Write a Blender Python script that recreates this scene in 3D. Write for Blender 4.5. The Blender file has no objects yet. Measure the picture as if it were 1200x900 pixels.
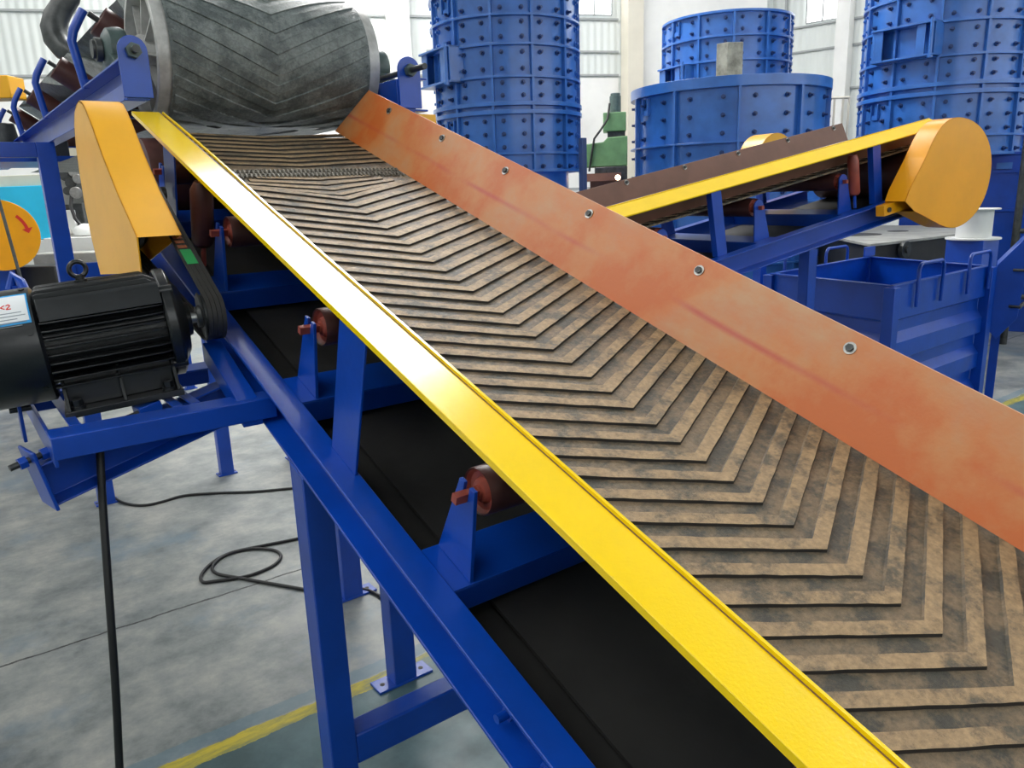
import bpy, bmesh, math, random
from mathutils import Vector, Matrix, Euler
random.seed(7)
PI = math.pi
SC = bpy.context.scene
COL = SC.collection

# ---------------------------------------------------------------- camera
CAMZ = 2.6
RM = Matrix(((0.7993, 0.1729, 0.5755), (-0.5999, 0.1741, 0.7809), (-0.0348, 0.9694, -0.2428)))
def _orth(m):
    z = m.col[2].normalized(); x = (m.col[0] - z * m.col[0].dot(z)).normalized(); y = z.cross(x)
    if y.dot(m.col[1]) < 0: y = -y
    return x, y, z
_cx, _cy, _cz = _orth(RM)
cam_d = bpy.data.cameras.new('camera'); cam = bpy.data.objects.new('camera', cam_d); COL.objects.link(cam)
cam_d.sensor_width = 36.0; cam_d.lens = 27.0; cam_d.clip_end = 200
cam.matrix_world = Matrix(((_cx.x, _cy.x, -_cz.x, 0), (_cx.y, _cy.y, -_cz.y, 0), (_cx.z, _cy.z, -_cz.z, CAMZ), (0, 0, 0, 1)))
SC.camera = cam
def at(px, py, depth):
    """point of the place that stands at a given distance along the view"""
    return Vector((0, 0, CAMZ)) + (_cx * ((px - 600) / 900) + _cy * ((450 - py) / 900) + _cz) * depth
def atz(px, py, z):
    r = at(px, py, 1) - Vector((0, 0, CAMZ)); return Vector((0, 0, CAMZ)) + r * ((z - CAMZ) / r.z)

# ---------------------------------------------------------------- world, light, exposure
W = bpy.data.worlds.new('world'); SC.world = W; W.use_nodes = True
W.node_tree.nodes['Background'].inputs[0].default_value = (0.75, 0.85, 1.0, 1)
W.node_tree.nodes['Background'].inputs[1].default_value = 1.0
SC.view_settings.view_transform = 'Standard'; SC.view_settings.look = 'None'
SC.view_settings.exposure = 0.06; SC.view_settings.gamma = 1.0
SC.view_settings.use_curve_mapping = False
SKY_MAIN = 19.0      # roof light strip above the conveyor line
SKY_SIDE = 3.9       # further unseen roof strips, added for general soft light
WIN_STR = 3.0       # wall windows

# ---------------------------------------------------------------- materials
def srgb(r, g, b):
    f = lambda c: (c / 255) / 12.92 if c / 255 <= 0.04045 else ((c / 255 + 0.055) / 1.055) ** 2.4
    return (f(r), f(g), f(b), 1)
def newmat(name):
    m = bpy.data.materials.new(name); m.use_nodes = True
    nt = m.node_tree; return m, nt, nt.nodes['Principled BSDF']
def noise(nt, scale, detail=4, rough=0.5, stretch=None, gen=False):
    tc = nt.nodes.new('ShaderNodeTexCoord'); n = nt.nodes.new('ShaderNodeTexNoise')
    n.inputs['Scale'].default_value = scale; n.inputs['Detail'].default_value = detail; n.inputs['Roughness'].default_value = rough
    if stretch:
        mp = nt.nodes.new('ShaderNodeMapping'); mp.inputs['Scale'].default_value = stretch
        nt.links.new(tc.outputs['Object'], mp.inputs[0]); nt.links.new(mp.outputs[0], n.inputs[0])
    else: nt.links.new(tc.outputs['Object'], n.inputs[0])
    return n
def ramp(nt, src, stops):
    r = nt.nodes.new('ShaderNodeValToRGB'); el = r.color_ramp.elements
    while len(el) < len(stops): el.new(0.5)
    for e, (p, c) in zip(el, stops): e.position = p; e.color = c
    nt.links.new(src, r.inputs[0]); return r
def mixc(nt, fac, a, b):
    m = nt.nodes.new('ShaderNodeMix'); m.data_type = 'RGBA'
    for s, v in ((m.inputs[0], fac), (m.inputs[6], a), (m.inputs[7], b)):
        if hasattr(v, 'is_linked') or hasattr(v, 'links'): nt.links.new(v, s)
        else: s.default_value = v
    return m.outputs[2]
def bump(nt, bs, src, strength, dist=0.01):
    b = nt.nodes.new('ShaderNodeBump'); b.inputs['Strength'].default_value = strength; b.inputs['Distance'].default_value = dist
    nt.links.new(src, b.inputs['Height']); nt.links.new(b.outputs[0], bs.inputs['Normal'])
def paint(name, col, rough=0.35, var=0.12, scale=6, metallic=0, bmp=0.08, bscale=60, coat=0.0, dirt=None, dirt_amt=0.5, spec=0.5):
    m, nt, bs = newmat(name)
    n = noise(nt, scale, 5, 0.6)
    c2 = tuple(max(0, c * (1 - var * 2)) for c in col[:3]) + (1,)
    r = ramp(nt, n.outputs[0], [(0.35, c2), (0.6, col)])
    out = r.outputs[0]
    if dirt:
        n3 = noise(nt, scale * 1.7, 8, 0.7)
        r3 = ramp(nt, n3.outputs[0], [(dirt_amt, (0, 0, 0, 1)), (min(1, dirt_amt + 0.15), (1, 1, 1, 1))])
        out = mixc(nt, r3.outputs[0], out, dirt)
    nt.links.new(out, bs.inputs['Base Color'])
    bs.inputs['Roughness'].default_value = rough; bs.inputs['Metallic'].default_value = metallic
    bs.inputs['Coat Weight'].default_value = coat; bs.inputs['Coat Roughness'].default_value = 0.12
    bs.inputs['Specular IOR Level'].default_value = spec
    n2 = noise(nt, bscale, 3, 0.5); bump(nt, bs, n2.outputs[0], bmp, 0.004)
    return m
def emit(name, col, s):
    m, nt, bs = newmat(name)
    bs.inputs['Base Color'].default_value = (0.8, 0.8, 0.8, 1)
    bs.inputs['Emission Color'].default_value = col; bs.inputs['Emission Strength'].default_value = s
    return m

M = {}
M['blue'] = paint('blue_paint', (0.001, 0.060, 0.44, 1), 0.33, 0.10, 3, bmp=0.10, bscale=35, coat=0.15)
M['tower_blue'] = paint('tower_blue_paint', (0.035, 0.155, 0.52, 1), 0.28, 0.12, 2.5, bmp=0.08, bscale=20, coat=0.2)  # blue lightened for the towers, haze put into the colour
M['yellow'] = paint('yellow_paint', (1.0, 0.68, 0.0, 1), 0.20, 0.02, 5, bmp=0.10, bscale=150, coat=0.35)
M['guard_yellow'] = paint('guard_yellow_paint', (0.90, 0.44, 0.01, 1), 0.36, 0.04, 3, bmp=0.05, bscale=30)
M['guard_orange'] = paint('guard_orange_paint', (1.0, 0.42, 0.006, 1), 0.30, 0.04, 3, bmp=0.05, bscale=30)
M['yellow_matte'] = paint('matt_yellow_paint', (0.90, 0.60, 0.0, 1), 0.55, 0.03, 5, bmp=0.05, spec=0.25)
M['brown_primer'] = paint('brown_primer', (0.20, 0.095, 0.065, 1), 0.5, 0.10, 3, bmp=0.05)
M['roller'] = paint('red_oxide_roller', (0.10, 0.035, 0.03, 1), 0.42, 0.15, 8, bmp=0.05)
M['roller_cap'] = paint('red_oxide_cap', (0.36, 0.075, 0.05, 1), 0.4, 0.15, 12, bmp=0.05)
M['black_paint'] = paint('black_motor_paint', (0.010, 0.012, 0.014, 1), 0.34, 0.2, 8, bmp=0.10, bscale=90, coat=0.15)
M['rubber'] = paint('black_rubber', (0.022, 0.022, 0.021, 1), 0.62, 0.25, 3, bmp=0.15, bscale=40)
M['cable'] = paint('black_cable', (0.008, 0.008, 0.009, 1), 0.5, 0.1, 10)
M['vbelt'] = paint('v_belt_rubber', (0.03, 0.029, 0.027, 1), 0.55, 0.1, 10)
M['steel'] = paint('bare_steel', (0.42, 0.42, 0.40, 1), 0.38, 0.18, 10, metallic=0.85, bmp=0.08)
M['dark_steel'] = paint('dark_steel', (0.07, 0.075, 0.075, 1), 0.42, 0.2, 10, metallic=0.5, bmp=0.1)
M['green_grey'] = paint('green_grey_paint', (0.075, 0.115, 0.11, 1), 0.4, 0.15, 10)
M['green'] = paint('green_machine_paint', (0.13, 0.27, 0.12, 1), 0.45, 0.12, 3)
M['cyan'] = paint('cyan_paint', (0.012, 0.50, 0.80, 1), 0.4, 0.05, 2)
M['rim_steel'] = paint('rim_steel', (0.55, 0.55, 0.53, 1), 0.45, 0.15, 10, metallic=0.3, bmp=0.08)
M['white'] = paint('white_paint', (0.72, 0.73, 0.71, 1), 0.5, 0.05, 2)
M['cream'] = paint('cream_paint', (0.62, 0.58, 0.47, 1), 0.5, 0.06, 2)
M['grey'] = paint('grey_paint', (0.28, 0.29, 0.28, 1), 0.5, 0.2, 3)
M['concrete_block'] = paint('raw_steel_plate', (0.42, 0.42, 0.36, 1), 0.6, 0.3, 5, bmp=0.2)
M['plate_grey'] = paint('grey_steel_plate', (0.36, 0.36, 0.33, 1), 0.6, 0.15, 3)
M['red'] = paint('red_marking', (0.75, 0.03, 0.02, 1), 0.5, 0.02, 3)
M['tag_white'] = paint('sticker_white', (0.80, 0.83, 0.85, 1), 0.4, 0.02, 3)
M['tag_blue'] = paint('sticker_blue', (0.03, 0.35, 0.75, 1), 0.4, 0.02, 3)
M['tag_green'] = paint('sticker_green', (0.02, 0.30, 0.08, 1), 0.5, 0.02, 3)
M['tag_orange'] = paint('orange_print', (0.45, 0.14, 0.06, 1), 0.6, 0.3, 60)
M['tag_text'] = paint('grey_print', (0.25, 0.3, 0.33, 1), 0.5, 0.02, 3)
M['tag_yellow'] = paint('yellow_print', (0.75, 0.6, 0.02, 1), 0.5, 0.02, 3)

# orange primer plate with dusty film and a crayon line
def orange_mat():
    m, nt, bs = newmat('orange_primer_plate')
    n = noise(nt, 1.6, 7, 0.62); n2 = noise(nt, 5, 6, 0.65, (1, 0.35, 1))
    r = ramp(nt, n.outputs[0], [(0.42, srgb(204, 106, 46)), (0.52, srgb(206, 132, 76)), (0.64, srgb(198, 148, 106))])
    r2 = ramp(nt, n2.outputs[0], [(0.50, (0, 0, 0, 1)), (0.72, (1, 1, 1, 1))])
    sc = nt.nodes.new('ShaderNodeMath'); sc.operation = 'MULTIPLY'; sc.inputs[1].default_value = 0.5
    nt.links.new(r2.outputs[0], sc.inputs[0])
    out = mixc(nt, sc.outputs[0], r.outputs[0], srgb(206, 98, 36))
    # crayon line: local height of the plate near mid
    tc = nt.nodes.new('ShaderNodeTexCoord'); sp = nt.nodes.new('ShaderNodeSeparateXYZ'); nt.links.new(tc.outputs['Object'], sp.inputs[0])
    wob = noise(nt, 1.1, 2, 0.5); w2 = nt.nodes.new('ShaderNodeMath'); w2.operation = 'MULTIPLY_ADD'
    nt.links.new(wob.outputs[0], w2.inputs[0]); w2.inputs[1].default_value = 0.03; nt.links.new(sp.outputs[2], w2.inputs[2])
    d = nt.nodes.new('ShaderNodeMath'); d.operation = 'SUBTRACT'; nt.links.new(w2.outputs[0], d.inputs[0]); d.inputs[1].default_value = -0.012
    ab = nt.nodes.new('ShaderNodeMath'); ab.operation = 'ABSOLUTE'; nt.links.new(d.outputs[0], ab.inputs[0])
    n4 = noise(nt, 1.3, 3, 0.5)
    th = nt.nodes.new('ShaderNodeMapRange'); nt.links.new(ab.outputs[0], th.inputs[0])
    th.inputs[1].default_value = 0.002; th.inputs[2].default_value = 0.016; th.inputs[3].default_value = 1; th.inputs[4].default_value = 0
    mu = nt.nodes.new('ShaderNodeMath'); mu.operation = 'MULTIPLY'; nt.links.new(th.outputs[0], mu.inputs[0])
    r5 = ramp(nt, n4.outputs[0], [(0.42, (0, 0, 0, 1)), (0.6, (0.6, 0.6, 0.6, 1))]); nt.links.new(r5.outputs[0], mu.inputs[1])
    out = mixc(nt, mu.outputs[0], out, srgb(188, 44, 58))
    nt.links.new(out, bs.inputs['Base Color']); bs.inputs['Roughness'].default_value = 0.36
    n3 = noise(nt, 90, 3, 0.5); bump(nt, bs, n3.outputs[0], 0.10, 0.003)
    return m
M['orange'] = orange_mat()

def belt_mat(name, a, b, thresh, patch=9.0, rough=0.43):
    m, nt, bs = newmat(name)
    n = noise(nt, patch, 12, 0.74, (1, 1.2, 1)); n2 = noise(nt, 60, 8, 0.75)
    r = ramp(nt, n.outputs[0], [(thresh - 0.07, b), (thresh + 0.07, a)])
    r2 = ramp(nt, n2.outputs[0], [(0.34, (0.60, 0.60, 0.60, 1)), (0.62, (1.14, 1.12, 1.10, 1))])
    mm = nt.nodes.new('ShaderNodeMix'); mm.data_type = 'RGBA'; mm.blend_type = 'MULTIPLY'; mm.inputs[0].default_value = 1
    nt.links.new(r.outputs[0], mm.inputs[6]); nt.links.new(r2.outputs[0], mm.inputs[7])
    nt.links.new(mm.outputs[2], bs.inputs['Base Color'])
    bs.inputs['Roughness'].default_value = rough
    n3 = noise(nt, 34, 9, 0.75); bump(nt, bs, n3.outputs[0], 0.75, 0.008)
    return m
M['belt_top'] = belt_mat('dusty_belt_cleat', srgb(170, 144, 108), srgb(92, 87, 74), 0.45, 7)
M['belt_gap'] = belt_mat('dirty_belt_valley', srgb(130, 112, 87), srgb(72, 70, 61), 0.49, 8)
M['belt_side'] = paint('belt_cleat_side', (0.022, 0.018, 0.014, 1), 0.8, 0.2, 8)  # near-black for the cleats' near faces, their shade put into the colour
M['drum_belt'] = belt_mat('drum_belt_rubber', srgb(122, 131, 130), srgb(84, 93, 94), 0.5, 6, 0.40)
M['lacing'] = paint('belt_lacing_steel', (0.26, 0.24, 0.20, 1), 0.4, 0.3, 30, metallic=0.3, bmp=0.3)

def floor_mat():
    m, nt, bs = newmat('concrete_floor')
    tc = nt.nodes.new('ShaderNodeTexCoord'); sp = nt.nodes.new('ShaderNodeSeparateXYZ'); nt.links.new(tc.outputs['Object'], sp.inputs[0])
    n = noise(nt, 2.1, 12, 0.72); n2 = noise(nt, 0.9, 5, 0.65)
    base = ramp(nt, n.outputs[0], [(0.34, srgb(92, 98, 99)), (0.5, srgb(130, 134, 132)), (0.65, srgb(160, 159, 153))]).outputs[0]
    bl = ramp(nt, n2.outputs[0], [(0.54, (0, 0, 0, 1)), (0.66, (0.5, 0.5, 0.5, 1))])
    base = mixc(nt, bl.outputs[0], base, srgb(92, 118, 138))
    # painted zones across y
    wob = noise(nt, 3.0, 6, 0.7)
    y = nt.nodes.new('ShaderNodeMath'); y.operation = 'MULTIPLY_ADD'; nt.links.new(wob.outputs[0], y.inputs[0]); y.inputs[1].default_value = 0.10; nt.links.new(sp.outputs[1], y.inputs[2])
    def band(lo, hi):
        a = nt.nodes.new('ShaderNodeMath'); a.operation = 'GREATER_THAN'; nt.links.new(y.outputs[0], a.inputs[0]); a.inputs[1].default_value = lo
        b = nt.nodes.new('ShaderNodeMath'); b.operation = 'LESS_THAN'; nt.links.new(y.outputs[0], b.inputs[0]); b.inputs[1].default_value = hi
        c = nt.nodes.new('ShaderNodeMath'); c.operation = 'MULTIPLY'; nt.links.new(a.outputs[0], c.inputs[0]); nt.links.new(b.outputs[0], c.inputs[1]); return c.outputs[0]
    ng = noise(nt, 2.2, 7, 0.65)
    green = ramp(nt, ng.outputs[0], [(0.35, srgb(52, 74, 76)), (0.6, srgb(78, 104, 108)), (0.75, srgb(96, 112, 108))]).outputs[0]
    base = mixc(nt, band(-30, 3.55), base, green)
    wear = ramp(nt, noise(nt, 3.5, 8, 0.75, (0.5, 2, 1)).outputs[0], [(0.40, srgb(184, 166, 44)), (0.50, srgb(140, 136, 62)), (0.58, srgb(92, 108, 96))]).outputs[0]
    base = mixc(nt, band(3.49, 3.59), base, wear)
    # bluish margin
    mg = nt.nodes.new('ShaderNodeMath'); mg.operation = 'MULTIPLY'; nt.links.new(band(3.60, 3.70), mg.inputs[0]); mg.inputs[1].default_value = 0.5
    base = mixc(nt, mg.outputs[0], base, srgb(78, 112, 128))
    # joint crack
    w2 = noise(nt, 2.5, 8, 0.7); yy = nt.nodes.new('ShaderNodeMath'); yy.operation = 'MULTIPLY_ADD'
    nt.links.new(w2.outputs[0], yy.inputs[0]); yy.inputs[1].default_value = 0.07; nt.links.new(sp.outputs[1], yy.inputs[2])
    d = nt.nodes.new('ShaderNodeMath'); d.operation = 'SUBTRACT'; nt.links.new(yy.outputs[0], d.inputs[0]); d.inputs[1].default_value = 5.07
    ab = nt.nodes.new('ShaderNodeMath'); ab.operation = 'ABSOLUTE'; nt.links.new(d.outputs[0], ab.inputs[0])
    lt = nt.nodes.new('ShaderNodeMath'); lt.operation = 'LESS_THAN'; nt.links.new(ab.outputs[0], lt.inputs[0]); lt.inputs[1].default_value = 0.009
    base = mixc(nt, lt.outputs[0], base, srgb(52, 54, 54))
    nt.links.new(base, bs.inputs['Base Color'])
    rr = ramp(nt, n.outputs[0], [(0.3, (0.38, 0.38, 0.38, 1)), (0.7, (0.62, 0.62, 0.62, 1))]); nt.links.new(rr.outputs[0], bs.inputs['Roughness'])
    n5 = noise(nt, 12, 6, 0.7); bump(nt, bs, n5.outputs[0], 0.15, 0.01)
    return m
M['floor'] = floor_mat()
def siding_mat():
    m, nt, bs = newmat('corrugated_siding')
    tc = nt.nodes.new('ShaderNodeTexCoord'); w = nt.nodes.new('ShaderNodeTexWave'); w.wave_type = 'BANDS'; w.bands_direction = 'X'
    w.inputs['Scale'].default_value = 1.6; w.inputs['Distortion'].default_value = 0
    nt.links.new(tc.outputs['Object'], w.inputs[0])
    n = noise(nt, 0.4, 4, 0.6)
    r = ramp(nt, n.outputs[0], [(0.3, (0.58, 0.62, 0.60, 1)), (0.7, (0.68, 0.71, 0.69, 1))])
    nt.links.new(r.outputs[0], bs.inputs['Base Color']); bs.inputs['Roughness'].default_value = 0.6
    bump(nt, bs, w.outputs[0], 0.35, 0.05)
    return m
M['siding'] = siding_mat()
M['ceiling'] = paint('ceiling_sheet', (0.55, 0.57, 0.58, 1), 0.6, 0.05, 1)
M['girt'] = paint('wall_girt', (0.33, 0.35, 0.35, 1), 0.6, 0.05, 1)
M['column'] = paint('column_cream', (0.66, 0.62, 0.52, 1), 0.6, 0.05, 1)
M['column_white'] = paint('column_white', (0.76, 0.76, 0.74, 1), 0.6, 0.05, 1)
M['sky_main'] = emit('roof_light_main', (1.0, 0.985, 0.96, 1), SKY_MAIN)
M['sky_side'] = emit('roof_light_side', (1.0, 0.99, 0.97, 1), SKY_SIDE)
M['window_front'] = emit('window_front_daylight', (0.95, 0.98, 1.0, 1), 1.8)  # unseen glow panel behind the camera, added to light camera-facing sides
M['window'] = emit('window_daylight', (0.95, 0.98, 1.0, 1), WIN_STR)

# ---------------------------------------------------------------- mesh builder (works in world metres)
class MB:
    def __init__(s): s.v = []; s.f = []; s.m = []; s.mi = 0
    def add(s, vs, fs):
        o = len(s.v); s.v += [Vector(v) for v in vs]
        for f in fs: s.f.append([i + o for i in f]); s.m.append(s.mi)
        return s
    def box(s, a, b, T=None):
        x0, y0, z0 = a; x1, y1, z1 = b
        vs = [Vector(p) for p in ((x0, y0, z0), (x1, y0, z0), (x1, y1, z0), (x0, y1, z0), (x0, y0, z1), (x1, y0, z1), (x1, y1, z1), (x0, y1, z1))]
        if T: vs = [T @ v for v in vs]
        return s.add(vs, [(0, 3, 2, 1), (4, 5, 6, 7), (0, 1, 5, 4), (1, 2, 6, 5), (2, 3, 7, 6), (3, 0, 4, 7)])
    def hexa(s, b4, t4):
        return s.add(list(b4) + list(t4), [(0, 3, 2, 1), (4, 5, 6, 7), (0, 1, 5, 4), (1, 2, 6, 5), (2, 3, 7, 6), (3, 0, 4, 7)])
    def prism(s, pts, vec, T=None):
        """closed outline (3-D points) pushed along vec"""
        pts = [Vector(p) for p in pts]; vec = Vector(vec); n = len(pts); vs = pts + [p + vec for p in pts]
        if T: vs = [T @ v for v in vs]
        fs = [tuple(range(n))[::-1], tuple(range(n, 2 * n))] + [(i, (i + 1) % n, n + (i + 1) % n, n + i) for i in range(n)]
        return s.add(vs, fs)
    def sweep(s, prof, a, b):
        """closed profile in local (x,h), extruded s=a..b ; local axes x,s,h"""
        return s.prism([(x, a, h) for x, h in prof], (0, b - a, 0))
    def cyl(s, a, b, r, n=20, r2=None, cap=True):
        a = Vector(a); b = Vector(b); ax = (b - a).normalized(); r2 = r if r2 is None else r2
        u = ax.orthogonal().normalized(); w = ax.cross(u); vs = []
        for c, rr in ((a, r), (b, r2)):
            for i in range(n): t = 2 * PI * i / n; vs.append(c + (u * math.cos(t) + w * math.sin(t)) * rr)
        fs = [(i, (i + 1) % n, n + (i + 1) % n, n + i) for i in range(n)]
        if cap: fs += [tuple(range(n))[::-1], tuple(range(n, 2 * n))]
        return s.add(vs, fs)
    def lathe(s, c, ax, prof, n=32, arc=None):
        """prof: (distance along axis, radius)"""
        c = Vector(c); ax = Vector(ax).normalized(); u = ax.orthogonal().normalized(); w = ax.cross(u); vs = []; k = len(prof)
        for i in range(n):
            t = 2 * PI * i / n
            for d, r in prof: vs.append(c + ax * d + (u * math.cos(t) + w * math.sin(t)) * r)
        fs = []
        for i in range(n):
            j = (i + 1) % n
            for q in range(k - 1): fs.append((i * k + q, j * k + q, j * k + q + 1, i * k + q + 1))
        return s.add(vs, fs)
    def tube(s, pts, r, n=10, closed=False, radii=None, flat=None):
        pts = [Vector(p) for p in pts]; k = len(pts); vs = []; prev = None
        for i, p in enumerate(pts):
            a = pts[(i - 1) % k] if (i > 0 or closed) else p; b = pts[(i + 1) % k] if (i < k - 1 or closed) else p
            t = (b - a).normalized()
            if prev is None: u = t.orthogonal().normalized()
            else:
                u = prev - t * prev.dot(t); u = u.normalized() if u.length > 1e-6 else t.orthogonal().normalized()
            prev = u; w = t.cross(u); rr = radii[i] if radii else r
            for j in range(n):
                q = 2 * PI * j / n; vs.append(p + (u * math.cos(q) + w * math.sin(q)) * rr)
        fs = []; m = k if closed else k - 1
        for i in range(m):
            for j in range(n):
                a = i * n + j; b = i * n + (j + 1) % n; c = ((i + 1) % k) * n
                fs.append((a, b, c + (j + 1) % n, c + j))
        if not closed: fs += [tuple(range(n))[::-1], tuple(range((k - 1) * n, k * n))]
        return s.add(vs, fs)
    def xf(s, T):
        s.v = [T @ v for v in s.v]; return s
    def build(s, name, mats, parent=None, bevel=0.0, smooth=35, seg=2, T=None):
        """vertices are world points, or points of the frame T"""
        if T is not None: s.v = [T @ v for v in s.v]
        me = bpy.data.meshes.new(name)
        vs = s.v
        origin = Vector((0, 0, 0)); ob = bpy.data.objects.new(name, me)
        if parent is not None:
            inv = WORLD[parent.name].inverted(); vs = [inv @ v for v in vs]
            # the part's own origin sits at its centre
            lo = Vector([min(v[i] for v in vs) for i in range(3)]); hi = Vector([max(v[i] for v in vs) for i in range(3)])
            if not KEEP[0]:
                origin = (lo + hi) / 2; vs = [v - origin for v in vs]
            ob.parent = parent; ob.location = origin
            WORLD[ob.name] = WORLD[parent.name] @ Matrix.Translation(origin)
        else:
            lo = Vector([min(v[i] for v in vs) for i in range(3)]); hi = Vector([max(v[i] for v in vs) for i in range(3)])
            if not KEEP[0]:
                origin = Vector(((lo.x + hi.x) / 2, (lo.y + hi.y) / 2, lo.z)); vs = [v - origin for v in vs]
            ob.location = origin; WORLD[ob.name] = Matrix.Translation(origin)
        me.from_pydata([tuple(v) for v in vs], [], s.f)
        if not isinstance(mats, (list, tuple)): mats = [mats]
        for m in mats: me.materials.append(M[m] if isinstance(m, str) else m)
        me.polygons.foreach_set('material_index', s.m)
        bm = bmesh.new(); bm.from_mesh(me); bmesh.ops.recalc_face_normals(bm, faces=bm.faces)
        for e in bm.edges:
            e.smooth = len(e.link_faces) == 2 and e.calc_face_angle(0) < math.radians(smooth)
        for f in bm.faces: f.smooth = True
        bm.to_mesh(me); bm.free()
        COL.objects.link(ob)
        if bevel:
            b = ob.modifiers.new('bevel', 'BEVEL'); b.width = bevel; b.segments = seg; b.limit_method = 'ANGLE'; b.angle_limit = math.radians(40)
            b.harden_normals = False
        return ob
WORLD = {}
KEEP = [False]
def thing(name, label, cat, mat=None, loc=(0, 0, 0), group=None):
    o = bpy.data.objects.new(name, None); COL.objects.link(o); o.empty_display_size = 0.1
    T = mat if mat is not None else Matrix.Translation(Vector(loc))
    o.matrix_world = T; WORLD[o.name] = T.copy()
    return tag(o, label, cat, group)
def tag(o, label, cat, group=None):
    o['label'] = label; o['category'] = cat
    if group: o['group'] = group
    return o
def struct(o): o['kind'] = 'structure'; return o
def lab(o, t): o['label'] = t; return o
def frame(o, X, S, N):
    return Matrix(((X[0], S[0], N[0], o[0]), (X[1], S[1], N[1], o[1]), (X[2], S[2], N[2], o[2]), (0, 0, 0, 1)))
def kids(o): return [c for c in bpy.data.objects if c.parent == o]
def dup(root, T, label, group=None, children=None):
    r = root.copy(); COL.objects.link(r); r.matrix_world = T; r['label'] = label; WORLD[r.name] = T.copy()
    if group: r['group'] = group
    def rec(src, dst):
        for ch in KID.get(src, []):
            c = ch.copy(); COL.objects.link(c); c.parent = dst; WORLD[c.name] = WORLD[dst.name] @ Matrix.Translation(c.location)
            rec(ch, c)
    KID = {}
    for c in list(bpy.data.objects):
        if c.parent: KID.setdefault(c.parent, []).append(c)
    rec(root, r); return r
def vbox(mb, x0, x1, y0, y1, z0, z1): return mb.box((x0, y0, z0), (x1, y1, z1))

# ================================================================= THE SETTING
KEEP[0] = True
f = MB().add([(-14, -9, 0), (34, -9, 0), (34, 32, 0), (-14, 32, 0)], [(0, 1, 2, 3)])
f.add([(-14, -9, -0.2), (34, -9, -0.2), (34, 32, -0.2), (-14, 32, -0.2)], [(3, 2, 1, 0)])
struct(f.build('floor', 'floor'))
HALL = 12.0
ang = math.radians(-23.2)
bd = Vector((math.cos(ang), math.sin(ang), 0)); bn = Vector((-bd.y, bd.x, 0))     # back wall direction / outward normal
CORN = Vector((20.4, 14.5, 0)); BL = CORN - bd * 33.0
rd = Vector((math.cos(math.radians(-78.6)), math.sin(math.radians(-78.6)), 0)); RE = CORN + rd * 24.0
rn = Vector((-rd.y, rd.x, 0))
def wall(name, p, q, outward, mat='siding'):
    L = (q - p).length; d = (q - p).normalized()
    T = frame(p, d, outward, Vector((0, 0, 1)))
    o = MB().box((0, 0, 0), (L, 0.25, HALL)).build(name, mat); o.matrix_world = T; WORLD[o.name] = T
    return struct(o), T
wb, TB = wall('wall_back', BL, CORN, bn)
wr, TR = wall('wall_right', CORN, RE, rn)
wl, TL = wall('wall_left', Vector((BL.x, -9, 0)), BL, Vector((-1, 0, 0)))
wf, TF = wall('wall_front', Vector((BL.x, -9, 0)), Vector((RE.x, -9, 0)), Vector((0, -1, 0)))
# roof with light strips, the side ones added for soft light
cl = MB().box((-14, -9, HALL), (34, 32, HALL + 0.2)); struct(cl.build('ceiling', 'ceiling'))
sk = [(4.6, 9.0, 9.3, 18.0, 'sky_main'), (-8, -4, -6, 22, 'sky_side'), (13.0, 17, -6, 13, 'sky_side'), (21.5, 24, -6, 8, 'sky_side')]
for i, (x0, x1, y0, y1, mt) in enumerate(sk):
    struct(MB().box((x0, y0, HALL - 0.06), (x1, y1, HALL - 0.01)).build('window_%d' % (i + 1), mt))
KEEP[0] = False
# girts, columns, windows and an added front fill panel on the walls (local frame of the wall: x along, y outward, z up)
def on_wall(name, T, a, b, mat, bevel=0):
    o = MB().box(a, b, T).build(name, mat, bevel=bevel); return struct(o)
k = 1
def trim(T, a, b, mat):
    global k
    on_wall('trim_%d' % k, T, a, b, mat); k += 1
for z in (2.6, 5.60, 7.02, 8.6, 10.2): trim(TB, (0, -0.05, z), (28.3, 0.0, z + 0.05), 'girt')
trim(TB, (23.0, -0.05, 6.20), (28.3, 0.0, 6.25), 'girt')
for z in (5.0, 6.1, 6.75, 8.6): trim(TR, (0.5, -0.05, z), (23.5, 0.0, z + 0.05), 'girt')
trim(TB, (22.0, -0.55, 0), (22.55, -0.02, HALL - 0.1), 'column_white')
trim(TB, (28.38, -0.55, 0), (28.82, -0.02, HALL - 0.1), 'column')
trim(TB, (28.84, -0.35, 0), (32.6, -0.02, HALL - 0.1), 'column_white')          # smooth white partition
for x in (4.0, 10.0): trim(TB, (x, -0.55, 0), (x + 0.55, -0.02, HALL - 0.1), 'column_white')
for x in (1.95, 8.0, 14.0): trim(TR, (x, -0.4, 0), (x + 0.35, -0.02, HALL - 0.1), 'column_white')
trim(TR, (0.40, -0.12, 0), (0.46, -0.06, HALL - 0.1), 'girt')
trim(TB, (0, -0.03, 0), (28.3, -0.005, 5.55), 'column_white')
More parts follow.
